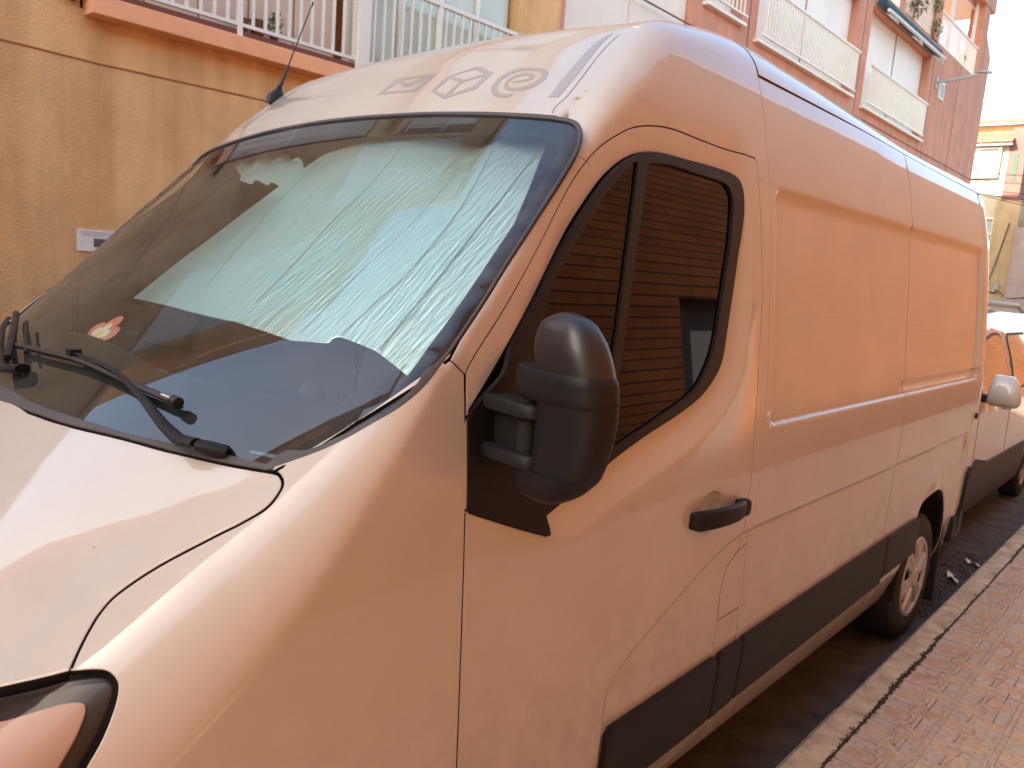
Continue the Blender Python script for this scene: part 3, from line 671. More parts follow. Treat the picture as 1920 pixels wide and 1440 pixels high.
for zz in (1.572, 1.478):
    MB().stack([r_(zz-.014,1.088,.965,.026,.075,3,R8), r_(zz-.010,1.087,.965,.030,.080,3,R8), r_(zz+.010,1.087,.965,.030,.080,3,R8), r_(zz+.015,1.088,.965,.026,.075,3,R8)], n=32).build('mirror_arm', BLK, mo, sharp=50)
MB().box((1.10-ROOT[0],.80-ROOT[1],1.52),(1.146-ROOT[0],.86-ROOT[1],1.70)).build('mirror_glass', mat('mirror_silver',(.8,.8,.8),rough=.02,metal=1), mo, bevel=.002).rotation_euler = (0,0,0)
# aerial
p0, n0 = at(1.71, math.atan2(1.50, -.822), 0)
ab = MB(); ax = Vector((.30, .10, .0))
ab.stack([(p0.z-.015,p0.x,p0.y,.045,.022,2.2,0),(p0.z+.015,p0.x,p0.y,.036,.017,2.2,0),(p0.z+.045,p0.x+.012,p0.y,.014,.010,2,0),(p0.z+.06,p0.x+.015,p0.y,.008,.008,2,0)], n=20)
aer = ab.build('aerial', RUB, van)
a0 = p0+Vector((.012,0,.04)); a1 = p0+Vector((.15,.0,.40))
MB().tube([a0, a0.lerp(a1,.28)], [.009,.0045]).tube([a0.lerp(a1,.28), a1], [.0028,.0022]).tube([a1-Vector((.002,0,.01)), a1+Vector((.003,0,.008))], .0035).build('aerial_rod', RUB, aer)
# wipers
def wiper(mir=False):
    g = lambda x, t, o: (lambda p: Vector((p.x, -p.y if mir else p.y, p.z)))(at(x, t, -o)[0])
    b = MB()
    wp = L['wiper']
    b.tube([g(.690,.628,.000), g(.680,.636,.012), g(.668,.650,.022)], [.017,.018,.016], n=16, flat=.7)
    pts = [g(.668,.650,.030), g(.655,.672,.034), g(.655,.730,.034), g(.664,.86,.030), g(.672,1.04,.026), g(.670,1.22,.024), g(.664,1.366,.022)]
    b.tube(pts, [.015,.0155,.0125,.009,.0065,.0055,.005], n=12, flat=.55)
    b.box(tuple(g(.664,1.37,.02)-Vector((.012,.014,.006))), tuple(g(.664,1.37,.02)+Vector((.012,.014,.010))))
    o = b.build('wiper_arm', BLK, van, sharp=50)
    b2 = MB(); bl = crom([(.6445,1.93),(.6459,1.6089),(.6567,1.3343),(.6698,1.0162),(.6825,.8775),(.6928,.7962)], 5)
    c = MB(); 
    b2.tube([g(x, t, .016) for x, t in bl], .0088, n=8, flat=.8); b2.tube([g(x, t, .006) for x, t in bl], .003, n=6)
    b2.tube([g(.691,.815,.018), g(.6925,.797,.018)], .0125, n=8)
    b2.build('wiper_blade', RUB, o, sharp=50)
    MB().tube([g(.686,.845,.0262), g(.690,.818,.0262)], .0022, n=6).build('blade_label', mat('pale_label',(.6,.6,.6)), o)
    return o
wiper()
# the far wiper, lying in the other corner
g = lambda x, t, o: at(x, t, -o)[0]
b = MB(); b.tube([g(.60,1.62,.012), g(.585,1.74,.020), g(.63,2.03,.026), g(.70,2.28,.022), g(.785,2.47,.014)], [.020,.018,.013,.009,.007], n=10, flat=.6)
b.tube([g(.604,1.76,.030), g(.640,1.925,.026), g(.691,2.12,.022), g(.78,2.39,.016)], .0095, n=8)
b.tube([g(.631,1.72,.020), g(.672,1.92,.018), g(.715,2.10,.016)], .0045, n=8)
b.build('wiper_arm', BLK, van)
# interior: dashboard, partition, shade, flower
b = MB(); vs = []; n = 24
for j, (x, z) in enumerate([(.60,1.36),(.66,1.40),(.80,1.435),(.95,1.44),(1.08,1.425),(1.15,1.38),(1.18,1.25),(1.16,.9)]):
    for i in range(n+1):
        y = -.93+1.86*i/n; hump = .055*math.exp(-((y+.45)/.24)**2)*(1 if 3 <= j <= 5 else 0)
        vs.append((x-ROOT[0]-.02*(y/.9)**2*3+ .10*(abs(y)/.93)**2, y*(1-.04*(j == 0)), z+hump))
b.add(vs, [(j*(n+1)+i, j*(n+1)+i+1, (j+1)*(n+1)+i+1, (j+1)*(n+1)+i) for j in range(7) for i in range(n)], 0, True)
b.build('dashboard', DASH, van)
b = MB().box((2.30-ROOT[0],-.95,.45),(2.34-ROOT[0],.95,1.6)).box((2.30-ROOT[0],-.85,1.6),(2.34-ROOT[0],.85,2.35)).box((.9-ROOT[0],-.95,.42),(5.3-ROOT[0],.95,.46))
b.build('partition', mat('grey_lining',(.10,.10,.10),rough=.8), van)
for sy in (-.5,.42):
    s = MB().stack([(.85,1.80-ROOT[0],sy,.26,.26,3.5,0),(1.0,1.80-ROOT[0],sy,.26,.27,3.5,0)],n=28).stack([(1.0,2.04-ROOT[0],sy,.07,.25,3,0),(1.3,2.08-ROOT[0],sy,.07,.25,3,0),(1.62,2.12-ROOT[0],sy,.06,.20,3,0),(1.66,2.12-ROOT[0],sy,.04,.14,3,0),(1.85,2.14-ROOT[0],sy,.045,.14,3,0)],n=28)
    s.build('seat', mat('seat_cloth',(.05,.05,.055),rough=.9), van)
sw = MB(); pts = [Vector((1.36-ROOT[0]+.07*math.sin(t), -.5+.21*math.cos(t), 1.36+.19*math.sin(t))) for t in np.linspace(0, 2*PI, 33)]
sw.tube(pts, .015, n=10).tube([Vector((1.2-ROOT[0],-.5,1.22)), Vector((1.36-ROOT[0],-.5,1.36))], .04).build('steering_wheel', DASH, van)
# wheels
def wheel(x, y, z):
    o = empty('wheel', (x-ROOT[0], y-ROOT[1], z)); o.parent = van
    R, r = .352, .222
    MB().lathe([(r-.006,.02),(r,.004),(r+.012,-.001),(R-.085,-.008),(R-.03,.002),(R-.006,.022),(R,.045),(R,.17),(R-.006,.20),(R-.04,.22),(r,.215),(r-.01,.20)], (0,0,0), n=80).build('tyre', TYRE, o)
    MB().lathe([(0,.04),(r-.01,.045),(r-.01,.2)], (0,0,0), n=48).build('rim', DARK, o)
    h = MB(); h.lathe([(r+.002,.004),(r-.004,-.004),(r-.022,-.002),(r-.030,.012)], (0,0,0), n=80)
    h.lathe([(.0,-.012),(.045,-.012),(.058,-.004),(.066,.010)], (0,0,0), n=40)
    K = 6
    for q in range(K):
        a0 = 2*PI*q/K+.25; rows = []
        for rr, wd, yy in ((.050,.020,-.004),(.10,.030,-.004),(.15,.048,-.003),(.196,.072,.002)):
            row = []
            for s_, dy in ((-1,.016),(-.8,0),(-.12,-.002),(0,.005),(.12,-.002),(.8,0),(1,.016)):
                aa = wd*s_; row.append((rr*math.cos(a0)-aa*math.sin(a0), yy+dy, rr*math.sin(a0)+aa*math.cos(a0)))
            rows.append(row)
        vs = [v for row in rows for v in row]; m_ = 7
        h.add(vs, [(i*m_+j, i*m_+j+1, (i+1)*m_+j+1, (i+1)*m_+j) for i in range(3) for j in range(6)], 0, False)
    h.build('wheel_cover', HUB, o, sharp=30)
    return o
w1 = wheel(4.59, 1.052, .322); w2 = wheel(.74, 1.052, .322)
for w_ in (w1, w2):
    c = copy_tree(w_, van); c.scale = (1, -1, 1); c.location.y = -w_.location.y
def liner(x):
    b = MB(); vs = []; n = 20
    for y in (-1.015, -.62):
        for i in range(n+1):
            t = -.15+(PI+.3)*i/n; vs.append((x-ROOT[0]+.40*math.cos(t), y, .34+.47*math.sin(t)))
    b.add(vs, [(i, i+1, n+2+i, n+1+i) for i in range(n)], 0, True); b.add(vs[n+1:], [tuple(range(n+1))], 0)
    return b.build('wheel_housing', DARK, van)
for x in (4.64, .74): mirror_part(liner(x))
MB().box((5.03-ROOT[0],-1.025,.06),(5.045-ROOT[0],-.74,.55)).build('mud_flap', RUB, van, bevel=.004)
MB().box((.2-ROOT[0],-.80,.24),(5.2-ROOT[0],.80,.42)).build('underbody', DARK, van, bevel=.03)
# rear face
sec = [(th, *solve(np.array([5.432]), np.array([th]))) for th in np.linspace(-.45, PI+.45, 60)]
pts = [(5.432-ROOT[0], -r*math.cos(t), ZA+r*math.sin(t)) for t, r in sec]
for sg in (1, -1):
    pp = [p for p in pts if p[1]*sg >= -.001]; 
    pp = [(a, bb if abs(bb) > .004 else .003*sg, c) for a, bb, c in pp]
    lowp = min(p[2] for p in pp)
    pp2 = pp+[(pp[0][0], .003*sg, pts[0][2])] if sg == -1 else [(pp[0][0], .003*sg, pts[0][2])]+pp
    MB().prism(pp2, (-.02, 0, 0)).build('rear_door', PAINT, van, bevel=.004)
b = MB()
for pl in ([(5.16,-1.045),(5.40,-1.04),(5.47,-1.0),(5.52,-.9),(5.54,-.5),(5.54,.5),(5.52,.9),(5.47,1.0),(5.40,1.04),(5.16,1.045),(5.16,.95),(5.40,.93),(5.40,-.93),(5.16,-.95)],):
    b.prism([(x-ROOT[0], y, .40) for x, y in pl], (0, 0, .16))
b.build('rear_bumper', BLK, van, bevel=.02, seg=3)
b = MB(); b.prism([(5.255-ROOT[0],-1.046,.42),(5.275-ROOT[0],-1.056,.60),(5.32-ROOT[0],-1.056,.80),(5.40-ROOT[0],-1.054,.84),(5.50-ROOT[0],-1.0,.80),(5.50-ROOT[0],-.98,.42)], (0,.05,0)); 
mirror_part(b.build('bumper_corner', BLK, van, bevel=.012))
mirror_part(MB().box((5.425-ROOT[0],-.93,.95),(5.452-ROOT[0],-.78,1.55)).build('tail_lamp', mat('tail_red',(.35,.02,.02),rough=.2,coat=1), van, bevel=.01))
pm, nm = at(5.34, thz(5.34, 1.16), 0)
MB().stack([(0,0,0,.018,.026,2,0),(.008,0,0,.018,.026,2,0)],n=20).build('door_buffer', BLK, van).matrix_local = Matrix.Translation(pm)@nm.to_track_quat('Z','X').to_matrix().to_4x4()
# mirrored side
for nme in ('front_wing','front_door','filler_flap','sill_panel','side_panel','rear_quarter_panel','rear_corner_post','roof_gutter','side_mirror','headlamp'):
    mirror_part(bpy.data.objects[nme])
fm = [o for o in van.children if o.name.startswith('side_mirror') and o.scale.y < 0][0]; fm.location = (.12, -.15, 0)   # folded in
for o in hl: mirror_part(o)
for o in [q for q in van.children if q.name.startswith('body_cladding')]: mirror_part(o)
MB().box((-.30-ROOT[0],-.26,.44),(-.285-ROOT[0],.26,.55)).build('number_plate', mat('plate_white',(.7,.7,.68),rough=.4), van)

# folded foil sun shade behind the windscreen (hangs inside, a thing of its own)
def foilmat():
    m = mat('silver_foil', (.84,.91,.90), rough=.38, metal=.85); n = m.node_tree; p = n.nodes['Principled BSDF']
    tc = n.nodes['Texture Coordinate']
    mp = n.nodes.new('ShaderNodeMapping'); mp.inputs['Rotation'].default_value = (0, 0, math.radians(12)); mp.inputs['Scale'].default_value = (14, 150, 14)
    n1 = n.nodes.new('ShaderNodeTexNoise'); n1.inputs['Scale'].default_value = 1; n1.inputs['Detail'].default_value = 3
    n2 = n.nodes.new('ShaderNodeTexNoise'); n2.inputs['Scale'].default_value = 4.5; n2.inputs['Detail'].default_value = 3
    n.links.new(tc.outputs['Object'], mp.inputs[0]); n.links.new(mp.outputs[0], n1.inputs['Vector']); n.links.new(tc.outputs['Object'], n2.inputs['Vector'])
    b1 = n.nodes.new('ShaderNodeBump'); b1.inputs['Strength'].default_value = .55; b1.inputs['Distance'].default_value = .005
    b2 = n.nodes.new('ShaderNodeBump'); b2.inputs['Strength'].default_value = .2; b2.inputs['Distance'].default_value = .012
    n.links.new(n1.outputs['Fac'], b1.inputs['Height']); n.links.new(n2.outputs['Fac'], b2.inputs['Height']); n.links.new(b1.outputs['Normal'], b2.inputs['Normal'])
    n.links.new(b2.outputs['Normal'], p.inputs['Normal']); return m
FOIL = foilmat()
sh = curve(L['shade'], True); folds = [.70,.83,.96,1.09,1.22,1.35,1.48]
FOLDS = [crom(p, 6) for p in (
 [(0.871,1.3601),(0.9982,1.4581),(1.1517,1.536),(1.301,1.5668),(1.3572,1.5494)],
 [(0.8694,1.0716),(0.9784,1.1248),(1.1338,1.2037),(1.2313,1.2294),(1.3789,1.2928)],
 [(0.8988,0.9217),(0.9811,0.9638),(1.0674,1.0053),(1.2307,1.0605),(1.3911,1.1309)],
 [(0.925,0.8192),(1.0043,0.8568),(1.0846,0.8881),(1.2418,0.9721),(1.4061,1.0788)],
 [(0.938,0.7512),(1.0551,0.8231),(1.2163,0.912),(1.3443,0.9712),(1.4328,1.0092)])]
def foldbump(x, th, P):
    T = np.stack([np.interp(x, [p[0] for p in f], [p[1] for p in f]) for f in FOLDS], 1)      # descending angle
    T = np.c_[T[:, :1]+.25, T, T[:, -1:]-.07]; v = np.zeros(len(x))
    lev = [0, .010, .034, .006, .030, .012, -.045]
    for i in range(6):
        a, b_ = T[:, i], T[:, i+1]; k = (th <= a) & (th > b_); f = np.clip((a-th)/np.maximum(a-b_, 1e-6), 0, 1)
        v = np.where(k, lev[i]+(lev[i+1]-lev[i])*f, v)
    v = np.where(th <= T[:, -1], lev[-1], v)
    return v-.016
s1 = panel('sunshade', sh, off=.050, m=FOIL, gap=0, skirt=.003, flat=True, h=.010, bump=foldbump, extra=[(p[0], p[1]) for f in FOLDS for p in f])
s1.location = tuple(ROOT); tag(s1, 'crinkled silver foil sunshade folded behind the windscreen of the white van', 'sunshade')
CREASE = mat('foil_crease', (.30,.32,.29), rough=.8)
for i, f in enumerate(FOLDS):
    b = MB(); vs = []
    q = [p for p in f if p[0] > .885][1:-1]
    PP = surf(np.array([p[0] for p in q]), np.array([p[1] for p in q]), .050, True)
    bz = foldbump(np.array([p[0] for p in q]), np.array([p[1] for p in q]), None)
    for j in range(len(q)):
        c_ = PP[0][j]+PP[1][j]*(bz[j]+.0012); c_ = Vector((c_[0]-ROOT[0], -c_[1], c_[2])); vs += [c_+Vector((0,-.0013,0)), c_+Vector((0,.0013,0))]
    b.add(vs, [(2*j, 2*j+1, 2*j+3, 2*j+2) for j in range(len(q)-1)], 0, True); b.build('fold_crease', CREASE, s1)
panel('shade_flap', curve([(1.44,2.10,1),(1.47,2.12),(1.46,2.02,1),(1.40,1.819),(1.3554,1.6788,1),(1.2895,1.6124),(1.2604,1.662,1),(1.29,1.824),(1.30,1.9034,1)], True), off=.055, m=FOIL, parent=s1, gap=0, skirt=.003, flat=True, h=.012, bump=lambda x, th, P: .008*np.sin(th*60)-.01)
# flower sticker on the inside of the glass
FL1 = mat('petal_coral', (.85,.15,.09), rough=.6, var=.3, vscale=25, var2=(.95,.35,.25)); FL2 = mat('petal_yellow', (.75,.6,.12), rough=.6)
fc = np.array([.728, math.atan2(1.585-.9, .04)])
fl_ = empty('flower_sticker', tuple(ROOT)); 
bpy.data.objects.remove(fl_)
out = []
for i in range(60):
    a = 2*PI*i/60; rr = .068*(.60+.40*abs(math.cos(2.5*a))**.8)
    out.append((fc[0]+rr*.8*math.cos(a), fc[1]+rr*1.5*math.sin(a)))
s2 = panel('flower_sticker', out, off=.0135, m=FL1, gap=0, skirt=.001, flat=True, h=.01); s2.location = tuple(ROOT)
tag(s2, 'small coral and white flower sticker low on the windscreen glass', 'sticker')
inn = [(fc[0]+.6*(p[0]-fc[0]), fc[1]+.6*(p[1]-fc[1])) for p in out]
panel('petal_inner', inn, off=.0130, m=mat('petal_white', (.85,.72,.62), rough=.6), parent=s2, gap=0, skirt=.001, flat=True, h=.01)
cen = [(fc[0]+.012*math.cos(a), fc[1]+.02*math.sin(a)) for a in np.linspace(0, 2*PI, 16)[:-1]]
panel('flower_centre', cen, off=.0125, m=FL2, parent=s2, gap=0, skirt=.001, flat=True, h=.01)
# ------------------------------------------------------------------ ground
ZR, ZP = -.035, .115          # road and pavement level
def roadmat():
    m = mat('asphalt', (.060,.052,.045), rough=.9, bump=.6, bscale=240, bdist=.004, var=.45, vscale=7, var2=(.11,.085,.065)); return m
tag(MB().box((-30,-6.0,-.3),(120,14,ZR)).build('road', roadmat(), world=True), kind='structure')
def kerbmat():
    return mat('kerb_stone', (.43,.33,.22), rough=.85, bump=.6, bscale=55, bdist=.004, var=.35, vscale=9, var2=(.60,.49,.35))
KM = kerbmat()
kb = MB(); x = -3.2; i = 0
KX = []
while x < 34:
    ln = 1.0 if x > 4.9 and x < 9 else 1.62
    kb.v, kb.f, kb.m, kb.sm = kb.v, kb.f, kb.m, kb.sm
    dz = random.uniform(-.003, .003); dy = random.uniform(-.004, .004)
    prof = [(.975+dy, -.2), (.975+dy, .075), (.962+dy, .100), (.945, .112+dz), (.842, .114+dz), (.842, -.2)]
    n = len(prof); vs = [(x+.004, a, b_) for a, b_ in prof]+[(x+ln-.004, a, b_) for a, b_ in prof]
    kb.add(vs, [tuple(range(n))[::-1], tuple(range(n, 2*n))]+[(j, (j+1) % n, n+(j+1) % n, n+j) for j in range(n)])
    x += ln; i += 1
tag(kb.build('kerb', KM, world=True, bevel=.006, seg=2), kind='structure')
def pavemat():
    m = bpy.data.materials.new('pavement_tile'); m.use_nodes = True; n = m.node_tree; p = n.nodes['Principled BSDF']; p.inputs['Roughness'].default_value = .8
    tc = n.nodes.new('ShaderNodeTexCoord')
    br = n.nodes.new('ShaderNodeTexBrick'); br.offset = 0; br.inputs['Scale'].default_value = 1; br.inputs['Brick Width'].default_value = .215; br.inputs['Row Height'].default_value = .215
    br.inputs['Mortar Size'].default_value = .0025; br.inputs['Color1'].default_value = (.50,.37,.31,1); br.inputs['Color2'].default_value = (.42,.34,.29,1); br.inputs['Mortar'].default_value = (.09,.06,.045,1)
    n.links.new(tc.outputs['Object'], br.inputs['Vector'])
    no = n.nodes.new('ShaderNodeTexNoise'); no.inputs['Scale'].default_value = 2.6; no.inputs['Detail'].default_value = 9; no.inputs['Roughness'].default_value = .65
    n.links.new(tc.outputs['Object'], no.inputs['Vector'])
    cr = n.nodes.new('ShaderNodeValToRGB'); cr.color_ramp.elements[0].position = .40; cr.color_ramp.elements[1].position = .62
    cr.color_ramp.elements[0].color = (0,0,0,1); cr.color_ramp.elements[1].color = (1,1,1,1); n.links.new(no.outputs['Fac'], cr.inputs['Fac'])
    mx = n.nodes.new('ShaderNodeMix'); mx.data_type = 'RGBA'; mx.inputs['B'].default_value = (.42,.36,.27,1)
    n.links.new(cr.outputs[0], mx.inputs['Factor']); n.links.new(br.outputs['Color'], mx.inputs['A'])
    n2 = n.nodes.new('ShaderNodeTexNoise'); n2.inputs['Scale'].default_value = 42; n2.inputs['Detail'].default_value = 6; n2.inputs['Roughness'].default_value = .7; n.links.new(tc.outputs['Object'], n2.inputs['Vector'])
    m2 = n.nodes.new('ShaderNodeMix'); m2.data_type = 'RGBA'; m2.blend_type = 'MULTIPLY'; m2.inputs['Factor'].default_value = 1
    c2 = n.nodes.new('ShaderNodeValToRGB'); c2.color_ramp.elements[0].position = .30; c2.color_ramp.elements[1].position = .55; c2.color_ramp.elements[0].color = (.66,.62,.59,1); c2.color_ramp.elements[1].color = (1,1,1,1)
    n.links.new(n2.outputs['Fac'], c2.inputs['Fac']); n.links.new(mx.outputs['Result'], m2.inputs['A']); n.links.new(c2.outputs[0], m2.inputs['B'])
    n.links.new(m2.outputs['Result'], p.inputs['Base Color'])
    bu = n.nodes.new('ShaderNodeBump'); bu.inputs['Strength'].default_value = .6; bu.inputs['Distance'].default_value = .004; n.links.new(n2.outputs['Fac'], bu.inputs['Height'])
    b2 = n.nodes.new('ShaderNodeBump'); b2.inputs['Strength'].default_value = .6; b2.inputs['Distance'].default_value = .004; n.links.new(br.outputs['Fac'], b2.inputs['Height']); b2.invert = True
    n.links.new(bu.outputs['Normal'], b2.inputs['Normal']); n.links.new(b2.outputs['Normal'], p.inputs['Normal'])
    return m
PM = pavemat(); RID = mat('tile_ridge', (.66,.38,.26), rough=.75, bump=.4, bscale=200, bdist=.002, var=.45, vscale=6, var2=(.5,.38,.27))
pv = MB(); pv.box((-8,-1.2,-.25),(40,.834,ZP))
# raised cords of the tile pattern: a bar between each pair of rows, U-shaped loops on either side
def ribbon(pts, w_=.0125, h=.007):
    P = [Vector((a, b_, 0)) for a, b_ in pts]; vs = []
    for i, p in enumerate(P):
        d = (P[min(i+1, len(P)-1)]-P[max(i-1, 0)]); d.normalize(); s = Vector((-d.y, d.x, 0))*w_/2
        for k_, zz in ((-1, -.002), (-.55, h), (.55, h), (1, -.002)): vs.append((p.x+s.x*k_, p.y+s.y*k_, ZP+zz))
    pv.add(vs, [(4*i+j, 4*i+j+1, 4*i+j+5, 4*i+j+4) for i in range(len(P)-1) for j in range(3)], 1, False)
def uloop(x, y, wx, wy, s, open_left):
    r = .022; pts = []
    # a hook: along y, around a corner, along x, around, back a little
    P = [(x, y), (x, y+s*(wy-r))]+[(x+r-r*math.cos(a), y+s*(wy-r)+s*r*math.sin(a)) for a in np.linspace(.3, PI/2, 4)]+[(x+wx-r, y+s*wy)]+[(x+wx-r+r*math.sin(a), y+s*(wy-r)+s*r*math.cos(a)) for a in np.linspace(.3, PI/2, 4)]+[(x+wx, y+s*wy*.35)]
    ribbon([(a, b_) for a, b_ in P])
rows_y = [.834-.215*k for k in range(0, 6)]
T = .215
for xx in np.arange(1.2, 11, T):
    near = xx < 7.5
    for k_, y0 in enumerate(rows_y[:5]):
        if not near and k_ > 2: continue
        y1 = y0-T; jx = 0
        s = 1 if k_ % 2 else -1; yb = y0 if s < 0 else y1
        # three nested strokes per tile
        uloop(xx+.018, yb+s*.030, .085, .085, s, True)
        uloop(xx+.122, yb-s*.030+s*T, .080, .085, -s, True)
        ribbon([(xx+.045, yb+s*.02), (xx+.045, yb+s*.075)])
        ribbon([(xx+.075, yb+s*.02), (xx+.075, yb+s*.085)])
        ribbon([(xx+.150, yb+s*(T-.02)), (xx+.150, yb+s*(T-.080))])
        ribbon([(xx+.178, yb+s*(T-.02)), (xx+.178, yb+s*(T-.070))])
        ribbon([(xx+.018, yb+s*.135), (xx+.10, yb+s*.135)])
for k_, y0 in enumerate(rows_y[1:5]):
    for xx in np.arange(1.0, 11, T):
        ribbon([(xx+.006, y0+.011), (xx+T-.006, y0+.011)], .012, .0045); ribbon([(xx+.006, y0-.011), (xx+T-.006, y0-.011)], .012, .0045)
tag(pv.build('pavement', [PM, RID], world=True), kind='structure')
# dirt, moss and tiny weeds in the joint behind the kerb
ms = MB(); rnd = random.Random(3); x = 1.5
while x < 7.5:
    wd = .004+.007*max(0, math.sin(x*2.1)+rnd.uniform(-.5, .6)); L_ = rnd.uniform(.01, .03)
    y = .839+rnd.uniform(-.004, .004)+.003*math.sin(x*9)
    ms.add([(x, y-wd, ZP+.0012), (x+L_, y-wd*rnd.uniform(.3, 1.3), ZP+.0012), (x+L_, y+wd*rnd.uniform(.3, 1.3), ZP+.0016), (x, y+wd, ZP+.0012)], [(0,1,2,3)])
    if rnd.random() < .5 and (2.9 < x < 4.4 or rnd.random() < .25):
        for _ in range(3):
            a = rnd.uniform(0, 6.28); l = rnd.uniform(.008, .022); h_ = rnd.uniform(.003, .012); bx, by = x+rnd.uniform(-.01, .01), y+rnd.uniform(-.012, .012)
            ms.add([(bx, by, ZP), (bx+l*math.cos(a)*.5-.002, by+l*math.sin(a)*.5+.003, ZP+h_), (bx+l*math.cos(a), by+l*math.sin(a), ZP+h_*.7), (bx+l*math.cos(a)*.5+.003, by+l*math.sin(a)*.5-.003, ZP+h_)], [(0,1,2,3)])
    x += L_*.8
tag(ms.build('joint_moss', mat('moss_dirt', (.035,.032,.018), rough=1), world=True), kind='stuff')
gv = MB()
for _ in range(900):
    x = rnd.uniform(4.9, 6.6); y = rnd.gauss(1.14, .09); s = rnd.uniform(.003, .014)
    if y < .985: continue
    gv.add([(x, y, ZR+.001), (x+s, y+s*.3, ZR+.001), (x+s*.7, y+s, ZR+.001), (x+s*.4, y+s*.4, ZR+s*.7)], [(0,1,3),(1,2,3),(2,0,3)])
tag(gv.build('gutter_grit', mat('grit', (.05,.045,.035), rough=1, var=.5, vscale=30), world=True), kind='stuff')
PAPER = mat('paper', (.80,.76,.68), rough=.8, var=.1, vscale=20)
for (x, y, a, l, lab) in ((5.86, 1.11, .5, .17, 'crumpled white paper scrap in the gutter just behind the rear wheel'), (6.32, 1.09, .9, .13, 'small white paper scrap in the gutter nearer the car behind')):
    b = MB(); n = 6; vs = []
    for i in range(n+1):
        for j in range(3):
            u = (i/n-.5)*l; v = (j-1)*.028*(1-.5*abs(i/n-.5)*2)
            vs.append((x+u*math.cos(a)-v*math.sin(a), y+u*math.sin(a)+v*math.cos(a), ZR+.006+.014*math.sin(i*1.4)+.008*j))
    b.add(vs, [(i*3+j, i*3+j+1, (i+1)*3+j+1, (i+1)*3+j) for i in range(n) for j in range(2)])
    tag(b.build('paper_scrap', PAPER, world=True), lab, 'litter', 'paper scraps in the gutter')

# ------------------------------------------------------------------ buildings across the street (facade plane y = 6.5)
FY = 6.5
def plaster(name, col, dark):
    m = mat(name, col, rough=.9, bump=.9, bscale=70, bdist=.010, var=.16, vscale=1.6, var2=[min(1, c*1.12) for c in col]); n = m.node_tree; p = n.nodes['Principled BSDF']
    tc = n.nodes['Texture Coordinate']; src = p.inputs['Base Color'].links[0].from_socket
    mp = n.nodes.new('ShaderNodeMapping'); mp.inputs['Scale'].default_value = (3.2, 3.2, .35); n.links.new(tc.outputs['Object'], mp.inputs[0])
    no = n.nodes.new('ShaderNodeTexNoise'); no.inputs['Scale'].default_value = 1; no.inputs['Detail'].default_value = 8; no.inputs['Roughness'].default_value = .6; n.links.new(mp.outputs[0], no.inputs['Vector'])
    cr = n.nodes.new('ShaderNodeValToRGB'); cr.color_ramp.elements[0].position = .34; cr.color_ramp.elements[1].position = .60; cr.color_ramp.elements[0].color = (*dark, 1); cr.color_ramp.elements[1].color = (1,1,1,1)
    n.links.new(no.outputs['Fac'], cr.inputs['Fac']); mx = n.nodes.new('ShaderNodeMix'); mx.data_type = 'RGBA'; mx.blend_type = 'MULTIPLY'; mx.inputs['Factor'].default_value = 1
    n.links.new(src, mx.inputs['A']); n.links.new(cr.outputs[0], mx.inputs['B']); n.links.new(mx.outputs['Result'], p.inputs['Base Color'])
    return m
ORG = plaster('orange_plaster', (.86,.53,.235), (.80,.73,.66)); PNK = plaster('pink_plaster', (.66,.325,.215), (.87,.81,.77))
SLAB = mat('slab_paint', (.95,.45,.22), rough=.8, var=.12, vscale=3); WHITE = mat('white_metal', (.86,.82,.70), rough=.5, var=.06, vscale=5)
WHT2 = mat('white_frame', (.80,.78,.74), rough=.45); BEI = mat('beige_blind', (.84,.77,.64), rough=.7, var=.06, vscale=2)
GLZ = mat('pane_glass', (.10,.14,.12), rough=.05, spec=.6, coat=1); SAGE = mat('sage_glass_curtain', (.55,.60,.46), rough=.25, coat=.6, var=.12, vscale=1.2)
CURT = mat('balcony_screen', (.78,.62,.48), rough=.8, var=.08, vscale=1); PANEL = mat('closed_screen', (.90,.84,.76), rough=.6, var=.05, vscale=1.5)
DKR = mat('dark_red_trim', (.18,.06,.04), rough=.8)
H = 8.95; HL = 7.4; HM = 4.2; HP = 10.5
ob = empty('orange_building', (0, FY, 0)); tag(ob, 'orange plastered building across the street with a white railed balcony, behind the van cab', 'building')
def wallgrid(b, x0, x1, z0, z1, holes, y0=FY, y1=FY+.35):
    xs = sorted({x0, x1, *[h[0] for h in holes], *[h[1] for h in holes]}); zs = sorted({z0, z1, *[h[2] for h in holes], *[h[3] for h in holes]})
    for i in range(len(xs)-1):
        zz = None
        for j in range(len(zs)-1):
            cx, cz = (xs[i]+xs[i+1])/2, (zs[j]+zs[j+1])/2
            hole = any(h[0] < cx < h[1] and h[2] < cz < h[3] for h in holes)
            if hole:
                if zz is not None: b.box((xs[i], y0, zz), (xs[i+1], y1, zs[j])); zz = None
            elif zz is None: zz = zs[j]
        if zz is not None: b.box((xs[i], y0, zz), (xs[i+1], y1, z1))
def railing(parent, x0, x1, z0, z1, y=FY-.12, step=.112, posts=(), name='railing', r=.0115):
    b = MB(); b.box((x0, y-.016, z0-.014), (x1, y+.016, z0+.014)); b.box((x0, y-.025, z1-.022), (x1, y+.025, z1+.018))
    n = int((x1-x0)/step)
    for i in range(1, n):
        x = x0+(x1-x0)*i/n; b.box((x-r, y-r, z0), (x+r, y+r, z1))
    for x, w_ in posts: b.box((x-w_/2, y-w_/2, z0-.12), (x+w_/2, y+w_/2, z1+.01))
    return b.build(name, WHITE, parent, world=True)
b = MB()      # main wall with the recess of the balconies left open
b.box((-3.2, FY, ZR), (7.62, FY+.3, 3.45)); b.box((-3.2, FY+.02, 3.45), (-.4, FY+.3, HM)); b.box((-.4, FY+.02, 3.45), (1.0, FY+.3, HL)); b.box((1.0, FY+.02, 3.45), (2.25, FY+.3, H)); b.box((6.86, FY, 3.45), (7.62, FY+.3, H))
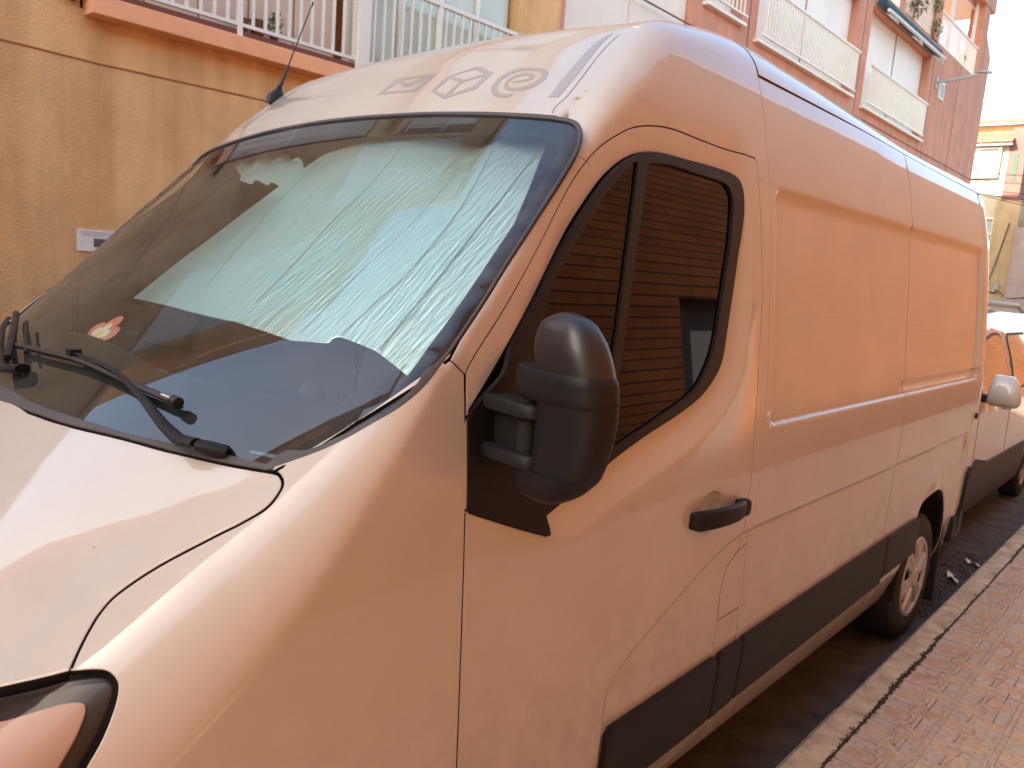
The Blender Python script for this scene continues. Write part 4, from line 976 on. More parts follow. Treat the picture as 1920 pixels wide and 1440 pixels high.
b.box((2.25, FY+.02, 5.95), (6.86, FY+.3, 6.45)); b.box((2.25, FY+.02, 8.3), (6.86, FY+.3, H)); b.box((2.25, FY+1.25, 3.45), (6.86, FY+1.3, H))
b.box((-3.2, FY+5, ZR), (7.6, FY+5.2, HM)); b.box((-3.2, FY-.05, HM), (-.4, FY+5.2, HM+.1)); b.box((-.4, FY-.05, HL), (1.0, FY+5.2, HL+.1)); b.box((.96, FY-.05, H), (7.62, FY+5.2, H+.1))
b.box((-.4, FY+.3, HM), (-.85, FY+5.1, HL)); b.box((1.0, FY+.3, HL), (1.05, FY+5.1, H))
b.build('wall', ORG, ob, world=True)
MB().box((2.27,FY-.17,6.28),(6.84,FY+.02,6.42)).build('balcony_slab', SLAB, ob, bevel=.006, world=True)
MB().box((2.27, FY-.17, 3.40), (6.84, FY+.02, 3.535)).build('balcony_slab', SLAB, ob, bevel=.006, world=True)
MB().box((2.27, FY-.13, 3.540), (6.84, FY+1.2, 3.585)).build('balcony_floor', DKR, ob, world=True)
railing(ob, 2.3, 6.82, 3.63, 4.40, posts=((3.42,.045),(4.64,.125),(5.6,.045),(6.78,.05)))
railing(ob, 2.3, 6.82, 6.55, 7.35, posts=((4.6,.05),))
scr = MB()
for i in range(5): scr.box((2.3+.44*i+.01, FY+.10, 3.59), (2.3+.44*(i+1)-.01, FY+.13, 5.93))
scr.build('balcony_screen', CURT, ob, world=True)
gz = MB(); gf = MB()
for i in range(4):
    x0 = 4.72+i*.53; gz.box((x0+.03, FY+.10, 3.6), (x0+.50, FY+.115, 5.9)); gf.box((x0-.02, FY+.07, 3.59), (x0+.03, FY+.13, 5.93))
gf.box((4.6, FY+.02, 3.59), (4.72, FY+.12, 5.94)); gf.box((2.3,FY+.08,5.86),(6.84,FY+.14,5.94))
gz.build('glass_curtain', SAGE, ob, world=True); gf.build('curtain_frame', WHITE, ob, world=True)
b = MB(); b.tube([(1.0, FY-.004, 3.12), (2.4, FY-.004, 3.09), (3.8, FY-.004, 3.10), (6.8, FY-.003, 3.06)], .007, n=6)
b.build('wall_crack', mat('crack_fill', (.42,.22,.09), rough=1), ob, world=True)
b = MB()
for (x, y, z, s) in ((2.18,FY-.03,3.52,.05),(2.14,FY-.06,3.50,.03),(2.23,FY-.05,3.55,.035)): b.lathe([(0,-s),(s*.8,-s*.5),(s,0),(s*.7,s*.6),(0,s)], (x,y,z), axis='z', n=12)
b.build('wall_fitting', RUB, ob, world=True)
# beige roller shutters and blinds of the upper floor, left of the balcony
for x0, x1, z0, z1 in ((-.15,.85,4.2,6.9),(2.5,4.4,6.6,8.2),(4.9,6.6,6.6,8.2),(1.3,2.1,6.0,8.2)):
    MB().box((x0, FY-.015, z0), (x1, FY+.018 if x0 < 2.2 else FY+.3, z1)).build('roller_shutter', BEI, ob, world=True)
for x in (-1.6, -2.7): MB().box((x-.3, FY-.012, 2.3), (x+.3, FY+.02, 3.9)).build('roller_shutter', BEI, ob, world=True)
MB().box((.42,FY-.006,2.9),(1.60,FY+.01,2.92)).box((1.58,FY-.006,2.92),(1.60,FY+.01,4.6)).build('render_bead', ORG, ob, world=True)
PRN = mat('print_grey', (.45,.43,.42), rough=.8)
# upstairs windows of the same house further left (seen only in the windscreen)
for i, x in enumerate(()):
    for z in ():
        f = MB(); f.box((x-.75, FY-.01, z), (x+.75, FY+.05, z+1.3)).build('window', WHT2, ob, world=True)
        f_ = ob.children[-1]; MB().box((x-.68, FY-.016, z+.07), (x-.03, FY-.011, z+1.23)).box((x+.03, FY-.016, z+.07), (x+.68, FY-.011, z+1.23)).build('pane', GLZ if (i+int(z)) % 2 else BEI, f_, world=True)
nb_ = MB().box((2.21, FY-.012, 1.70), (2.62, FY-.006, 1.865)).build('wall_notice', PAPER, None, world=True)
tag(nb_, 'white paper notice stuck on the orange wall beside the van windscreen', 'notice')
MB().box((2.33, FY-.0135, 1.735), (2.46, FY-.0125, 1.80)).build('notice_picture', mat('printed_dark', (.12,.11,.11), rough=.8), nb_, world=True)
b = MB()
for i in range(3): b.box((2.24, FY-.0135, 1.845-.014*i), (2.52-.05*i, FY-.0125, 1.850-.014*i))
b.build('notice_print', PRN, nb_, world=True)
LF = mat('leaf_green', (.10,.16,.035), rough=.6, var=.4, vscale=30); POT = mat('clay_pot', (.20,.08,.04), rough=.85)
def leafball(b, c, r, n, s, squash=1.0, seed=1):
    rn = random.Random(seed)
    for _ in range(n):
        v = Vector((rn.gauss(0,1), rn.gauss(0,1), rn.gauss(0,1))); v.normalize(); v *= r*rn.random()**.4; p = Vector(c)+Vector((v.x, v.y, v.z*squash))
        a = Vector((rn.uniform(-1,1), rn.uniform(-1,1), rn.uniform(-1,1))).normalized()*s; q = a.orthogonal().normalized()*s*.42
        b.add([p-a, p+q, p+a, p-q], [(0,1,2,3)])
def pot(x, z, r, h, pl, lab, grp='plant pots on the balcony', y=FY-.02):
    e = empty('potted_plant', (x, y, z)); tag(e, lab, 'plant pot', grp)
    MB().lathe([(0,0),(r*.7,0),(r,h),(r*.88,h),(r*.8,h*.85),(0,h*.85)], (x,y,z), axis='z', n=20).build('pot', POT, e, world=True)
    if pl:
        b = MB(); leafball(b, (x, y, z+h+pl*.5), pl*.5, 60, .03, 1.2, int(x*10)); b.build('foliage', LF, e, world=True)
pot(3.50, 3.60, .055, .11, 0, 'empty clay pot on the balcony floor, left of the larger clay pot')
pot(3.64, 3.60, .07, .13, 0, 'larger empty clay pot between the small pot and the leafy plant')
pot(3.80, 3.60, .045, .07, .16, 'small leafy green plant in a pot behind the white railing')
tb = empty('tall_shade_building', (-9, FY, 0)); tag(tb, 'tall pale building left of the orange house, outside the photo and seen in reflections, its height set to shade the street', 'building')
b = MB(); wins = [(-5.4-3.1*i, -4.0-3.1*i, z, z+1.5) for i in range(5) for z in (1.0, 4.0, 7.0, 10.0)]
wallgrid(b, -19, -3.4, ZR, 15.9, wins); b.box((-19, FY+.35, ZR), (-3.4, FY+.4, ZR+.1)); b.box((-3.6, FY+.30, ZR), (-3.4, FY+.4, 15.9)); b.box((-19, FY-.05, 15.9), (-3.35, FY+.45, 16.0)); b.box((-19, FY+.36, ZR), (-3.6, FY+.42, 15.9))  # thin slab, height set so its shade covers van, car and pavement
b.build('wall', PNK, tb, world=True)
for x0, x1, z0, z1 in wins:
    f_ = MB().box((x0, FY+.12, z0), (x1, FY+.2, z1)).build('window', WHT2, tb, world=True); MB().box((x0+.08, FY+.112, z0+.08), (x1-.08, FY+.119, z1-.08)).build('pane', GLZ, f_, world=True)
# pink house
pb = empty('pink_building', (17, FY, 0)); tag(pb, 'long terracotta pink apartment building with white railed balconies across the street', 'building')
b = MB()
HO = [(7.70,10.6,4.55,7.2),(10.9,12.05,5.95,7.9),(12.62,16.96,5.87,7.75),(17.68,21.95,5.80,7.80),(7.9,11.9,8.5,10.1),(12.62,16.96,8.5,10.2)]
wallgrid(b, 7.624, 22.3, ZR, 8.2, [h for h in HO if h[3] <= 8.2]); wallgrid(b, 7.624, 17.3, 8.2, HP, [h for h in HO if h[2] > 8.2])
b.box((22.3, FY, ZR), (27.62, FY+.35, 8.25)); b.box((27.3, FY+.35, ZR), (27.62, FY+6, 8.25)); b.box((7.624, FY+1.3, ZR), (27.3, FY+1.4, 8.1)); b.box((7.7, FY+1.35, 8.1), (17.3, FY+6, HP))
b.box((17.3, FY+.35, 8.0), (27.3, FY+6, 8.15))
b.box((26.35, FY, 8.25), (27.62, FY+.4, 8.95)); b.prism([(26.35,FY,8.95),(27.62,FY,8.95),(27.62,FY,9.1),(26.9,FY,9.55),(26.35,FY,9.6)], (0,.4,0))
b.box((26.4, FY+.02, 9.5), (26.95, FY+.4, 10.6)); b.box((21.9, FY, 8.25), (22.4, FY+.3, 10.6)); 
b.box((17.3, FY, 10.3), (27.4, FY+3.6, 10.75)); b.box((19.2, FY, 8.2), (19.6, FY+.3, 10.3))
b.build('wall', PNK, pb, world=True)
MB().box((17.5, FY+.3, 10.2), (27.2, FY+3.5, 10.296)).build('terrace_ceiling', WHT2, pb, world=True)
for x in (23.9, 26.2): MB().box((x-.04, FY+.16, 8.25), (x+.04, FY+.24, 10.3)).build('terrace_post', WHT2, pb, world=True)
def screens(x0, x1, z0, z1, n, mat_, nm='closed_screen', y=FY+.16):
    for i in range(n):
        a = x0+(x1-x0)*i/n; MB().box((a+.02, y+.015*(i % 2), z0), (a+(x1-x0)/n-.02, y+.012+.015*(i % 2), z1)).build(nm, mat_, pb, world=True)
screens(7.70, 10.6, 4.55, 7.2, 2, BEI, 'roller_shutter', FY+.10)
screens(10.9, 12.05, 5.95, 7.9, 2, PANEL); screens(12.62, 16.96, 5.87, 7.75, 4, PANEL); screens(17.68, 21.95, 5.80, 7.80, 4, PANEL)
screens(7.9, 11.9, 8.5, 10.4, 3, BEI); screens(12.62, 16.96, 8.5, 10.5, 4, PANEL)
railing(pb, 10.9, 12.05, 6.03, 6.75, step=.12); railing(pb, 12.62, 16.96, 5.92, 6.68, step=.105, r=.014); railing(pb, 17.68, 21.85, 5.86, 6.62, step=.105, r=.014)
railing(pb, 12.62, 16.96, 8.55, 9.3, step=.12); railing(pb, 19.6, 21.9, 8.28, 9.05, step=.12, y=FY+.05); railing(pb, 22.4, 26.3, 8.30, 9.05, step=.12, y=FY+.05, posts=((24.4,.05),))
sl_ = MB()
for (x0, x1, z) in ((7.64,10.7,4.50),(10.85,12.1,5.9),(12.55,17.0,5.80),(17.6,22.0,5.73)): sl_.box((x0, FY-.10, z), (x1, FY+.02, z+.05))
sl_.build('window_sill', WHITE, pb, world=True)
jt_ = MB()
for x in (12.35, 17.32, 22.30, 24.7): jt_.box((x-.012, FY-.005, ZR), (x+.012, FY+.002, 8.2))
jt_.box((7.63, FY-.005, 5.52), (27.6, FY+.002, 5.545))
jt_.build('render_joint', mat('joint_dark', (.20,.08,.06), rough=1), pb, world=True)
v = MB().box((22.98, FY-.03, 7.02), (23.42, FY+.01, 7.46)).build('vent_frame', WHT2, pb, world=True, bevel=.01)
gr = MB()
for i in range(6): gr.box((23.06, FY-.04, 7.08+.055*i), (23.34, FY-.032, 7.11+.055*i))
gr.build('vent_slat', mat('vent_grey', (.35,.35,.33)), v, world=True)
aw = empty('folded_awning', (19.8, FY-.2, 7.7)); tag(aw, 'dark blue awning rolled up above the pink building\'s far railed balcony', 'awning')
NAVY = mat('awning_blue', (.02,.07,.10), rough=.7, var=.5, vscale=2)
MB().tube([(17.75,FY-.14,7.88),(22.05,FY-.14,7.88)], .10, n=14).build('fabric_roll', NAVY, aw, world=True)
MB().tube([(17.75,FY-.30,7.70),(22.05,FY-.30,7.74)], .035, n=8).build('front_bar', WHT2, aw, world=True)
for x in (18.2, 20.0, 21.8): MB().tube([(x,FY-.1,7.8),(x+.35,FY-.25,7.66),(x-.1,FY-.3,7.72)], .022, n=6).build('folding_arm', WHT2, aw, world=True)
def plant(x, z, r, n, lab, col, y=FY-.02, sq=1.2):
    b = MB(); leafball(b, (0,0,0), r, n, .05, sq, int(x*7)); b.tube([(0,0,-r*sq),(0,0,0)], .008, n=5)
    o = b.build('balcony_plant', col, None); o.location = (x, y, z); tag(o, lab, 'plant', 'plants on the roof terrace')
DLF = mat('dark_leaf', (.035,.045,.025), rough=.6)
plant(20.2, 8.55, .30, 260, 'dark bushy plant hanging over the terrace railing, leftmost plant up there', DLF)
plant(21.75, 8.95, .16, 90, 'bright green plant by the terrace pillar, above the long trailing one', LF)
plant(21.85, 8.45, .20, 110, 'green trailing plant at the foot of the terrace pillar', LF)
plant(25.1, 8.55, .14, 70, 'small green plant inside the far section of terrace railing', LF, y=FY+.15)
sl2 = empty('wall_street_lamp', (22.68, FY-.01, 7.34)); tag(sl2, 'grey street lamp on an arm fixed to the pink facade', 'street lamp')
LG = mat('lamp_grey', (.36,.36,.35), rough=.5)
MB().tube([(22.68,FY,7.34),(23.0,FY-.35,7.45),(23.4,FY-.75,7.62)], .035, n=8).box((22.6,FY-.03,7.2),(22.76,FY,7.5)).build('arm', LG, sl2, world=True)
MB().stack([(0,0,0,.11,.34,2.6,0),(.03,0,0,.13,.38,2.6,0),(.09,0,.05,.08,.26,2.6,0),(.11,0,.08,.03,.1,2.2,0)], n=24).build('lamp_head', LG, sl2, sharp=60)
hd = sl2.children[-1]; hd.location = (.86,-.86,.33); hd.scale = (.8, .8, .8); hd.rotation_euler = (math.radians(-14), 0, math.radians(-42+90+90))
# ------------------------------------------------------------------ brick building behind the camera (seen in reflections)
def brickmat():
    m = bpy.data.materials.new('brown_brick'); m.use_nodes = True; n = m.node_tree; p = n.nodes['Principled BSDF']; p.inputs['Roughness'].default_value = .85
    tc = n.nodes.new('ShaderNodeTexCoord'); mp = n.nodes.new('ShaderNodeMapping'); mp.inputs['Rotation'].default_value = (math.radians(90), 0, 0)
    br = n.nodes.new('ShaderNodeTexBrick'); br.inputs['Scale'].default_value = 1; br.inputs['Brick Width'].default_value = .42; br.inputs['Row Height'].default_value = .085
    br.inputs['Mortar Size'].default_value = .003; br.inputs['Color1'].default_value = (.48,.160,.030,1); br.inputs['Color2'].default_value = (.41,.130,.027,1); br.inputs['Mortar'].default_value = (.28,.10,.035,1)
    n.links.new(tc.outputs['Object'], mp.inputs[0]); n.links.new(mp.outputs[0], br.inputs['Vector'])
    sx = n.nodes.new('ShaderNodeSeparateXYZ'); n.links.new(tc.outputs['Object'], sx.inputs[0])
    dv = n.nodes.new('ShaderNodeMath'); dv.operation = 'DIVIDE'; dv.inputs[1].default_value = .085; n.links.new(sx.outputs[2], dv.inputs[0])
    fc = n.nodes.new('ShaderNodeMath'); fc.operation = 'FRACT'; n.links.new(dv.outputs[0], fc.inputs[0])
    lt = n.nodes.new('ShaderNodeMath'); lt.operation = 'LESS_THAN'; lt.inputs[1].default_value = .13; n.links.new(fc.outputs[0], lt.inputs[0])
    mx = n.nodes.new('ShaderNodeMix'); mx.data_type = 'RGBA'; mx.inputs['B'].default_value = (.07,.025,.015,1)
    n.links.new(lt.outputs[0], mx.inputs['Factor']); n.links.new(br.outputs['Color'], mx.inputs['A'])
    no = n.nodes.new('ShaderNodeTexNoise'); no.inputs['Scale'].default_value = 1.1; no.inputs['Detail'].default_value = 9; no.inputs['Roughness'].default_value = .7; n.links.new(tc.outputs['Object'], no.inputs['Vector'])
    cr = n.nodes.new('ShaderNodeValToRGB'); cr.color_ramp.elements[0].position = .35; cr.color_ramp.elements[1].position = .65; cr.color_ramp.elements[0].color = (.62,.60,.58,1); cr.color_ramp.elements[1].color = (1,1,1,1); n.links.new(no.outputs['Fac'], cr.inputs['Fac'])
    m2 = n.nodes.new('ShaderNodeMix'); m2.data_type = 'RGBA'; m2.blend_type = 'MULTIPLY'; m2.inputs['Factor'].default_value = 1
    n.links.new(mx.outputs['Result'], m2.inputs['A']); n.links.new(cr.outputs[0], m2.inputs['B']); n.links.new(m2.outputs['Result'], p.inputs['Base Color'])
    return m
bb = empty('brick_building', (2, -.95, 0)); tag(bb, 'brown brick building behind the camera, mirrored in the van side', 'building')
BR = brickmat(); HB = 6.0
b = MB(); wallgrid(b, -14, 24, ZP-.1, 3.7, [(5.35,6.5,ZP-.05,2.12),(-3,-1.6,1.1,2.2)], -1.25, -.95)
b.build('wall', BR, bb, world=True)
MB().box((-14,-1.25,3.7),(24,-.93,HB)).build('upper_wall', plaster('brown_render', (.30,.145,.07), (.8,.78,.76)), bb, world=True)
MB().box((-14,-1.26,HB),(24,-.9,HB+.08)).build('coping', WHITE, bb, world=True)
MB().box((5.35,-1.15,ZP),(6.5,-1.08,2.12)).build('door', mat('pale_door',(.46,.43,.36),rough=.5), bb, world=True)
MB().box((-3,-1.1,1.1),(-1.6,-1.06,2.2)).build('window', GLZ, bb, world=True)
# ------------------------------------------------------------------ houses closing the street
YEL = plaster('yellow_plaster', (.50,.36,.19), (.9,.87,.82)); CRM = plaster('cream_plaster', (.52,.47,.34), (.93,.92,.88)); ROSE = plaster('rose_plaster', (.26,.12,.10), (.85,.8,.8)); PEACH = plaster('peach_plaster', (.42,.32,.27), (.9,.88,.85))
def tiles(b, x0, x1, y0, y1, z0, z1, n):
    """barrel tile roof rising from (x0,z0) to (x1,z1), courses across y"""
    for i in range(n):
        ya = y0+(y1-y0)*i/n; yb = y0+(y1-y0)*(i+1)/n; ym = (ya+yb)/2; r = (yb-ya)*.5; vs = []
        for j in range(9):
            t = PI*j/8; dy = -r*math.cos(t); dz = r*.8*math.sin(t)
            vs += [(x0, ym+dy, z0+dz), (x1, ym+dy, z1+dz)]
        b.add(vs, [(2*j, 2*j+2, 2*j+3, 2*j+1) for j in range(8)], 0, True)
        b.add([(x0, ym-r, z0-.02)]+[(x0, ym-r*math.cos(PI*j/8), z0+r*.8*math.sin(PI*j/8)) for j in range(9)]+[(x0, ym+r, z0-.02)], [tuple(range(11))], 0)
TILE = mat('roof_tile', (.36,.13,.065), rough=.8, var=.3, vscale=9, var2=(.45,.24,.15))
cb = empty('cream_house', (34, 8, 0)); tag(cb, 'cream and rose house with a tiled roof and white glazed bay at the street end', 'house')
MB().box((34,6.9,ZR),(40,10.5,7.62)).build('wall', CRM, cb, world=True)
MB().box((33.98,6.35,5.0),(40,6.9,7.95)).box((34.3,6.3,7.0),(40,6.9,8.3)).build('side_wall', ROSE, cb, world=True)
MB().box((36,6.0,7.6),(42,12,8.75)).build('upper_wall', YEL, cb, world=True)
b = MB(); tiles(b, 33.6, 35.9, 6.75, 10.5, 7.72, 8.35, 15); b.build('lower_roof', TILE, cb, world=True)
b = MB(); tiles(b, 35.6, 39, 5.9, 12, 8.80, 9.4, 26); b.build('upper_roof', TILE, cb, world=True)
MB().box((33.7,6.8,7.60),(34.0,10.5,7.70)).build('eaves', WHT2, cb, world=True)
def win(parent, x, y0, y1, z0, z1, ny=2, top=.28):
    f = MB(); w_ = .06; ys = np.linspace(y0, y1, ny+1)
    f.box((x-.10,y0,z0),(x,y1,z0+w_)).box((x-.10,y0,z1-w_),(x,y1,z1)).box((x-.08,y0,z1-top*(z1-z0)),(x,y1,z1-top*(z1-z0)+w_))
    for y in ys: f.box((x-.12,y-w_/2,z0),(x,y+w_/2,z1))
    o = f.build('window', WHT2, parent, world=True); MB().box((x-.03,y0,z0),(x-.02,y1,z1)).build('pane', mat('net_curtain_glass',(.42,.45,.42),rough=.2,coat=1,var=.2,vscale=2), o, world=True); return o
win(cb, 33.98, 7.15, 9.3, 6.45, 7.55, 3); win(cb, 33.98, 7.0, 9.3, 3.2, 5.0, 3, .35)
MB().box((33.96,6.56,6.35),(33.975,6.72,7.3)).build('slot_window', GLZ, cb, world=True)
yb_ = empty('yellow_house', (33, 6.2, 0)); tag(yb_, 'warm yellow house lit by the sun, with cables and meter boxes, at the right edge', 'house')
MB().box((33.2,6.1,ZR),(40,6.88,5.55)).build('wall', YEL, yb_, world=True)
MB().box((33.0,5.35,ZR),(40,6.1,4.6)).build('wall_extension', PEACH, yb_, world=True)
MB().box((33.1,4.0,ZR),(40,5.3,5.1)).build('wall_extension', YEL, yb_, world=True)
for (y, z, s) in ((6.75,2.45,.09),(6.5,2.25,.06),(6.42,2.35,.09),(6.05,2.0,.06)):
    MB().box((33.12,y-s/2,z),(33.2,y+s/2,z+.22)).build('meter_box', LG, yb_, world=True)
MB().tube([(33.17,6.35,4.75),(33.17,6.60,3.2),(33.17,6.75,2.55),(33.17,6.70,2.28),(33.17,6.50,2.22),(33.1,6.3,2.3),(33.0,6.0,2.05),(32.97,5.4,2.15)], .018, n=5).build('wall_cable', RUB, yb_, world=True)
cr_ = random.Random(5)
cs = MB()
for k_, (za, zb) in enumerate(((5.95,6.0),(5.7,5.75),(5.45,5.35),(5.4,4.7),(5.35,4.55),(5.3,5.15))):
    pts = []
    for i in range(9):
        t = i/8; pts.append((28.5+2.5*t, 6.9-4.5*t+.0, za+(zb-za)*t-.12*math.sin(PI*t)))
    cs.tube(pts, .011, n=5)
cs.tube([(27.68,6.6,5.3),(28.1,6.75,5.6),(28.5,6.9,5.4)], .05, n=6)
o = cs.build('overhead_cables', RUB, None, world=True); tag(o, 'bundle of black overhead cables strung from the pink building corner', 'cables')

sb = empty('sky_blocking_building', (-19.5, 3, 0)); tag(sb, 'ochre building added unseen at the street end to cut sky light', 'building')
MB().box((-20, -3, ZR), (-19, 9, 9.5)).build('wall', ORG, sb, world=True)  # added out of view to block sky light from this end
for y in (-.5, 2.2, 4.9):
    for z in (1.2, 4.2, 7.0): MB().box((-19.0, y, z), (-18.97, y+1.1, z+1.5)).build('window', GLZ, sb, world=True)
# ------------------------------------------------------------------ the small white van parked behind
car = empty('parked_car', (8.0, 2.0, ZR)); tag(car, 'white family van with roof rails parked behind the delivery van', 'car')
CY = 2.145
def cside(z, x):
    w_ = np.interp(z, [.2,.4,.6,1.05,1.35,1.7,1.83], [.86,.90,.905,.90,.84,.72,.60]); x = x+.38; d = max(0, 6.4-x); return w_-.16*d*d-max(0, x-9.4)**2*.15
prof = [(5.72,.35),(5.66,.55),(5.70,.85),(5.86,1.02),(6.35,1.14),(6.62,1.20),(7.25,1.66),(7.6,1.76),(8.4,1.80),(9.6,1.78),(9.95,1.70),(10.1,1.1),(10.12,.5)]
# body as stacked stations along x
xs = list(np.arange(5.62, 9.73, .085)); n = 22; vs = []
def ztop(x): return float(np.interp(x, [5.60,5.64,5.72,5.98,6.26,6.84,7.17,8.02,9.22,9.57,9.72], [.70,.88,1.02,1.14,1.21,1.68,1.77,1.81,1.79,1.70,1.3]))
for x in xs:
    zt = ztop(x)
    for i in range(n):
        t = i/(n-1)
        if t < .62: z = .30+(zt-.06-.30)*t/.62; y = cside(z, x)
        else:
            q = (t-.62)/.38; wz = cside(zt-.06, x); y = wz*math.cos(q*PI/2)**.55 if q < 1 else 0; z = zt-.06+.06*math.sin(q*PI/2)**.7
        vs.append((x, CY-y, z+ZR+.03))
fs = [(i*n+j, i*n+j+1, (i+1)*n+j+1, (i+1)*n+j) for i in range(len(xs)-1) for j in range(n-1)]
vr = [(a, 2*CY-b_, c) for a, b_, c in vs]
cb_ = MB().add(vs, fs, 0, True).add(vr, fs, 0, True).add([vs[j] for j in range(n)]+[vr[j] for j in range(n)][::-1], [tuple(range(2*n))], 0)
cb_.add([vs[(len(xs)-1)*n+j] for j in range(n)]+[vr[(len(xs)-1)*n+j] for j in range(n)][::-1], [tuple(range(2*n))], 0)
CP = mat('car_white', (.46,.44,.41), rough=.4, coat=1, coat_r=.02)
cb_.build('body', CP, car, sharp=50, world=True)
def sidepatch(name, poly, m, proud=.006, thick=.01, parent=car, both=True, step=.05):
    P = [(x-.38, z) for x, z in poly]; Q = []
    for i in range(len(P)):
        a, b_ = P[i], P[(i+1) % len(P)]; k_ = max(1, int(math.hypot(b_[0]-a[0], b_[1]-a[1])/step))
        for j in range(k_): Q.append((a[0]+(b_[0]-a[0])*j/k_, a[1]+(b_[1]-a[1])*j/k_))
    gx = [(x, z) for x in np.arange(min(p[0] for p in P)+.03, max(p[0] for p in P), .07) for z in np.arange(min(p[1] for p in P)+.03, max(p[1] for p in P), .07) if psdf(np.array([x]), np.array([z]), Q)[0] > .02]
    ov, oe, of, *_ = delaunay_2d_cdt([Vector(p) for p in Q+gx], [(i, (i+1) % len(Q)) for i in range(len(Q))], [], 1, 1e-6)
    out_ = None
    for sg in ((1, -1) if both else (1,)):
        b = MB(); b.add([(v.x, CY-sg*(cside(v.y, v.x)+proud), v.y+ZR+.03) for v in ov], of, 0, True)
        nq = len(Q); e = [(v[0], CY-sg*(cside(v[1], v[0])+proud), v[1]+ZR+.03) for v in Q]+[(v[0], CY-sg*(cside(v[1], v[0])+proud-thick), v[1]+ZR+.03) for v in Q]
        b.add(e, [(i, (i+1) % nq, nq+(i+1) % nq, nq+i) for i in range(nq)], 0)
        o = b.build(name, m, parent, world=True); out_ = out_ or o
    return out_
sm_ = lambda P: [p for p in crom([q for q in P]+[P[0]], 4)[:-1]]
fwn = [(6.98,1.12),(7.02,1.22),(7.20,1.43),(7.36,1.55),(7.62,1.60),(7.90,1.60),(7.98,1.52),(8.0,1.14),(7.95,1.10),(7.2,1.09)]
sidepatch('window_rubber', sm_(fwn), RUB, .004)
sidepatch('front_door_window', sm_([(x+(7.5-x)*.07, z+(1.35-z)*.09) for x, z in fwn]), GLZ, .008)
rwn = [(8.16,1.12),(8.16,1.56),(8.25,1.60),(8.95,1.60),(9.05,1.52),(9.05,1.14)]
sidepatch('window_rubber', rwn, RUB, .004); sidepatch('rear_door_window', [(x+(8.6-x)*.07, z+(1.35-z)*.09) for x, z in rwn], GLZ, .008)
CL = mat('car_cladding', (.035,.032,.034), rough=.6)
sidepatch('lower_cladding', [(5.75,.28),(5.80,.48),(6.02,.52),(6.15,.30)], CL, .008)
sidepatch('lower_cladding', [(6.83,.24),(6.86,.50),(6.93,.62),(7.06,.67),(7.5,.60),(9.0,.60),(9.05,.24)], CL, .010)
sidepatch('wheel_arch_trim', [(6.02,.30),(6.06,.52),(6.20,.68),(6.42,.74),(6.64,.70),(6.80,.56),(6.86,.30),(6.78,.30),(6.72,.48),(6.60,.60),(6.42,.65),(6.24,.60),(6.13,.48),(6.10,.30)], CL, .012)
sidepatch('wheel_arch_opening', [(6.10,.24),(6.13,.48),(6.24,.60),(6.42,.65),(6.60,.60),(6.72,.48),(6.78,.24)], DARK, .003)
sidepatch('wheel_arch_opening', [(9.10,.24),(9.13,.48),(9.24,.60),(9.42,.65),(9.60,.60),(9.72,.48),(9.78,.24)], DARK, .003)
for x in (6.95, 8.08, 9.08): sidepatch('door_gap', [(x,.62),(x+.006,.62),(x+.006,1.66 if x > 7 else 1.16),(x,1.66 if x > 7 else 1.16)], SEAMM, .0015, .001)
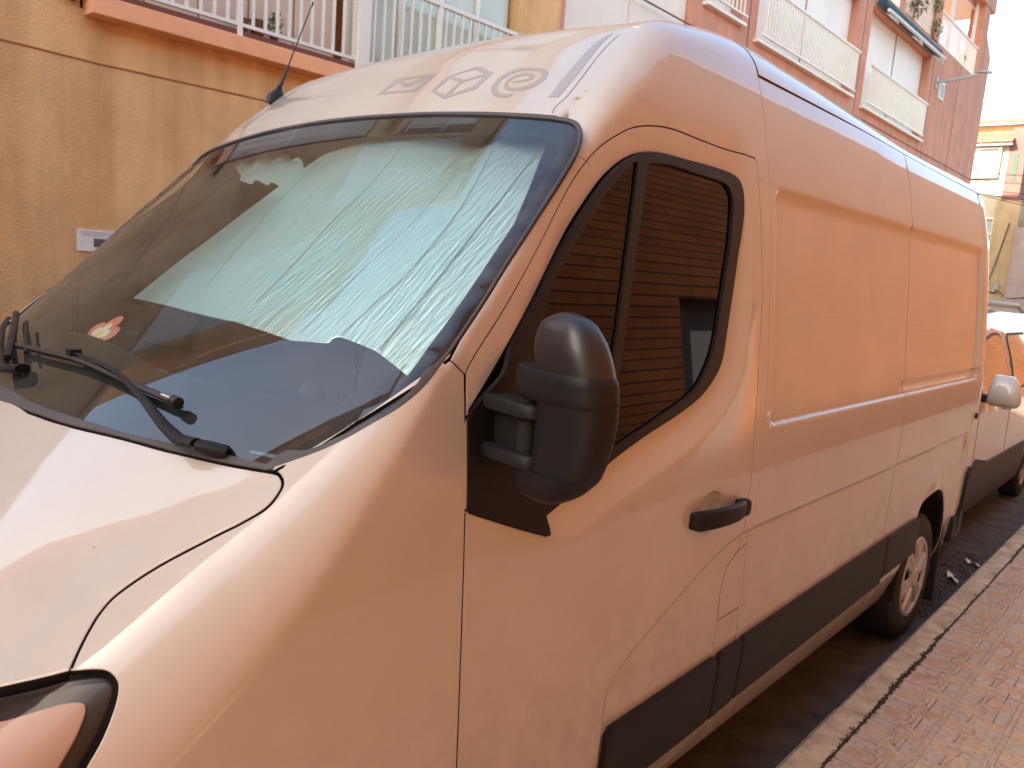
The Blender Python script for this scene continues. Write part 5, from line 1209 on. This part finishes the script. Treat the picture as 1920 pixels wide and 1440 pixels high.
for sg in (1, -1):
    rr_ = MB(); rr_.tube([(7.35,CY-sg*.62,1.76),(7.45,CY-sg*.62,1.80),(7.7,CY-sg*.615,1.835),(9.3,CY-sg*.615,1.83),(9.6,CY-sg*.62,1.78)], [.016,.024,.024,.024,.016], n=10)
    rr_.build('roof_rail', mat('rail_grey',(.12,.12,.13),rough=.35,metal=.5), car, world=True)
    m_ = MB().stack([(1.10,6.98,CY-sg*1.03,.055,.090,3,0),(1.13,6.97,CY-sg*1.035,.070,.105,3,0),(1.22,6.98,CY-sg*1.03,.072,.102,3,0),(1.28,7.0,CY-sg*1.02,.060,.085,2.8,0),(1.32,7.01,CY-sg*1.01,.035,.06,2.4,0)], n=28).build('door_mirror', CP, car, world=True, sharp=60)
    MB().box((6.97,CY-sg*.86-.06,1.11),(7.05,CY-sg*.86+.06,1.17)).build('mirror_foot', RUB, m_, world=True, bevel=.01)
    MB().tube([(7.80,CY-sg*.905,1.00),(7.83,CY-sg*.935,1.00),(7.95,CY-sg*.935,1.01),(7.99,CY-sg*.90,1.01)], .017, n=8).build('door_handle', CP, car, world=True)
    MB().prism([(5.80,CY-sg*.60,.78),(5.86,CY-sg*.76,.80),(6.02,CY-sg*.83,.95),(5.92,CY-sg*.62,.97)], (-.02,-.01*sg,.0)).build('headlight', mat('car_lamp',(.6,.6,.6),rough=.1,coat=1), car, world=True)
ws_ = MB(); vv = []
for i in range(7):
    t = i/6; x = 6.30+.54*t; z = ztop(x)+.006+ZR+.03-.002
    for j in range(9):
        y = (-1+2*j/8)*(cside(ztop(x)-.06, x)-.07); vv.append((x-.02*(abs(y)), CY+y, z-.03*(abs(y)/.8)**4+.004))
ws_.add(vv, [(i*9+j, i*9+j+1, (i+1)*9+j+1, (i+1)*9+j) for i in range(6) for j in range(8)], 0, True); ws_.build('windscreen', GLZ, car, world=True)
for (x, sg) in ((6.44, 1), (9.44, 1), (6.44, -1), (9.44, -1)):
    e = empty('wheel'); e.parent = car; e.location = (x-.38-8.0, CY-2.0-sg*.885, .33); e.scale = (1, sg, 1)
    MB().lathe([(.205,.012),(.215,-.002),(.28,-.006),(.318,.006),(.328,.03),(.328,.16),(.2,.18)], (0,0,0), n=48).build('tyre', TYRE, e)
    MB().lathe([(0,.0),(.05,.0),(.06,.01),(.19,.018),(.205,.006),(.21,.012)], (0,0,0), n=48).build('wheel_cover', HUB, e)

for c in car.children:
    if c.name.split('.')[0] in ('roof_rail', 'door_mirror', 'door_handle', 'headlight'): c.location.x -= .38
bpy.context.view_layer.update()
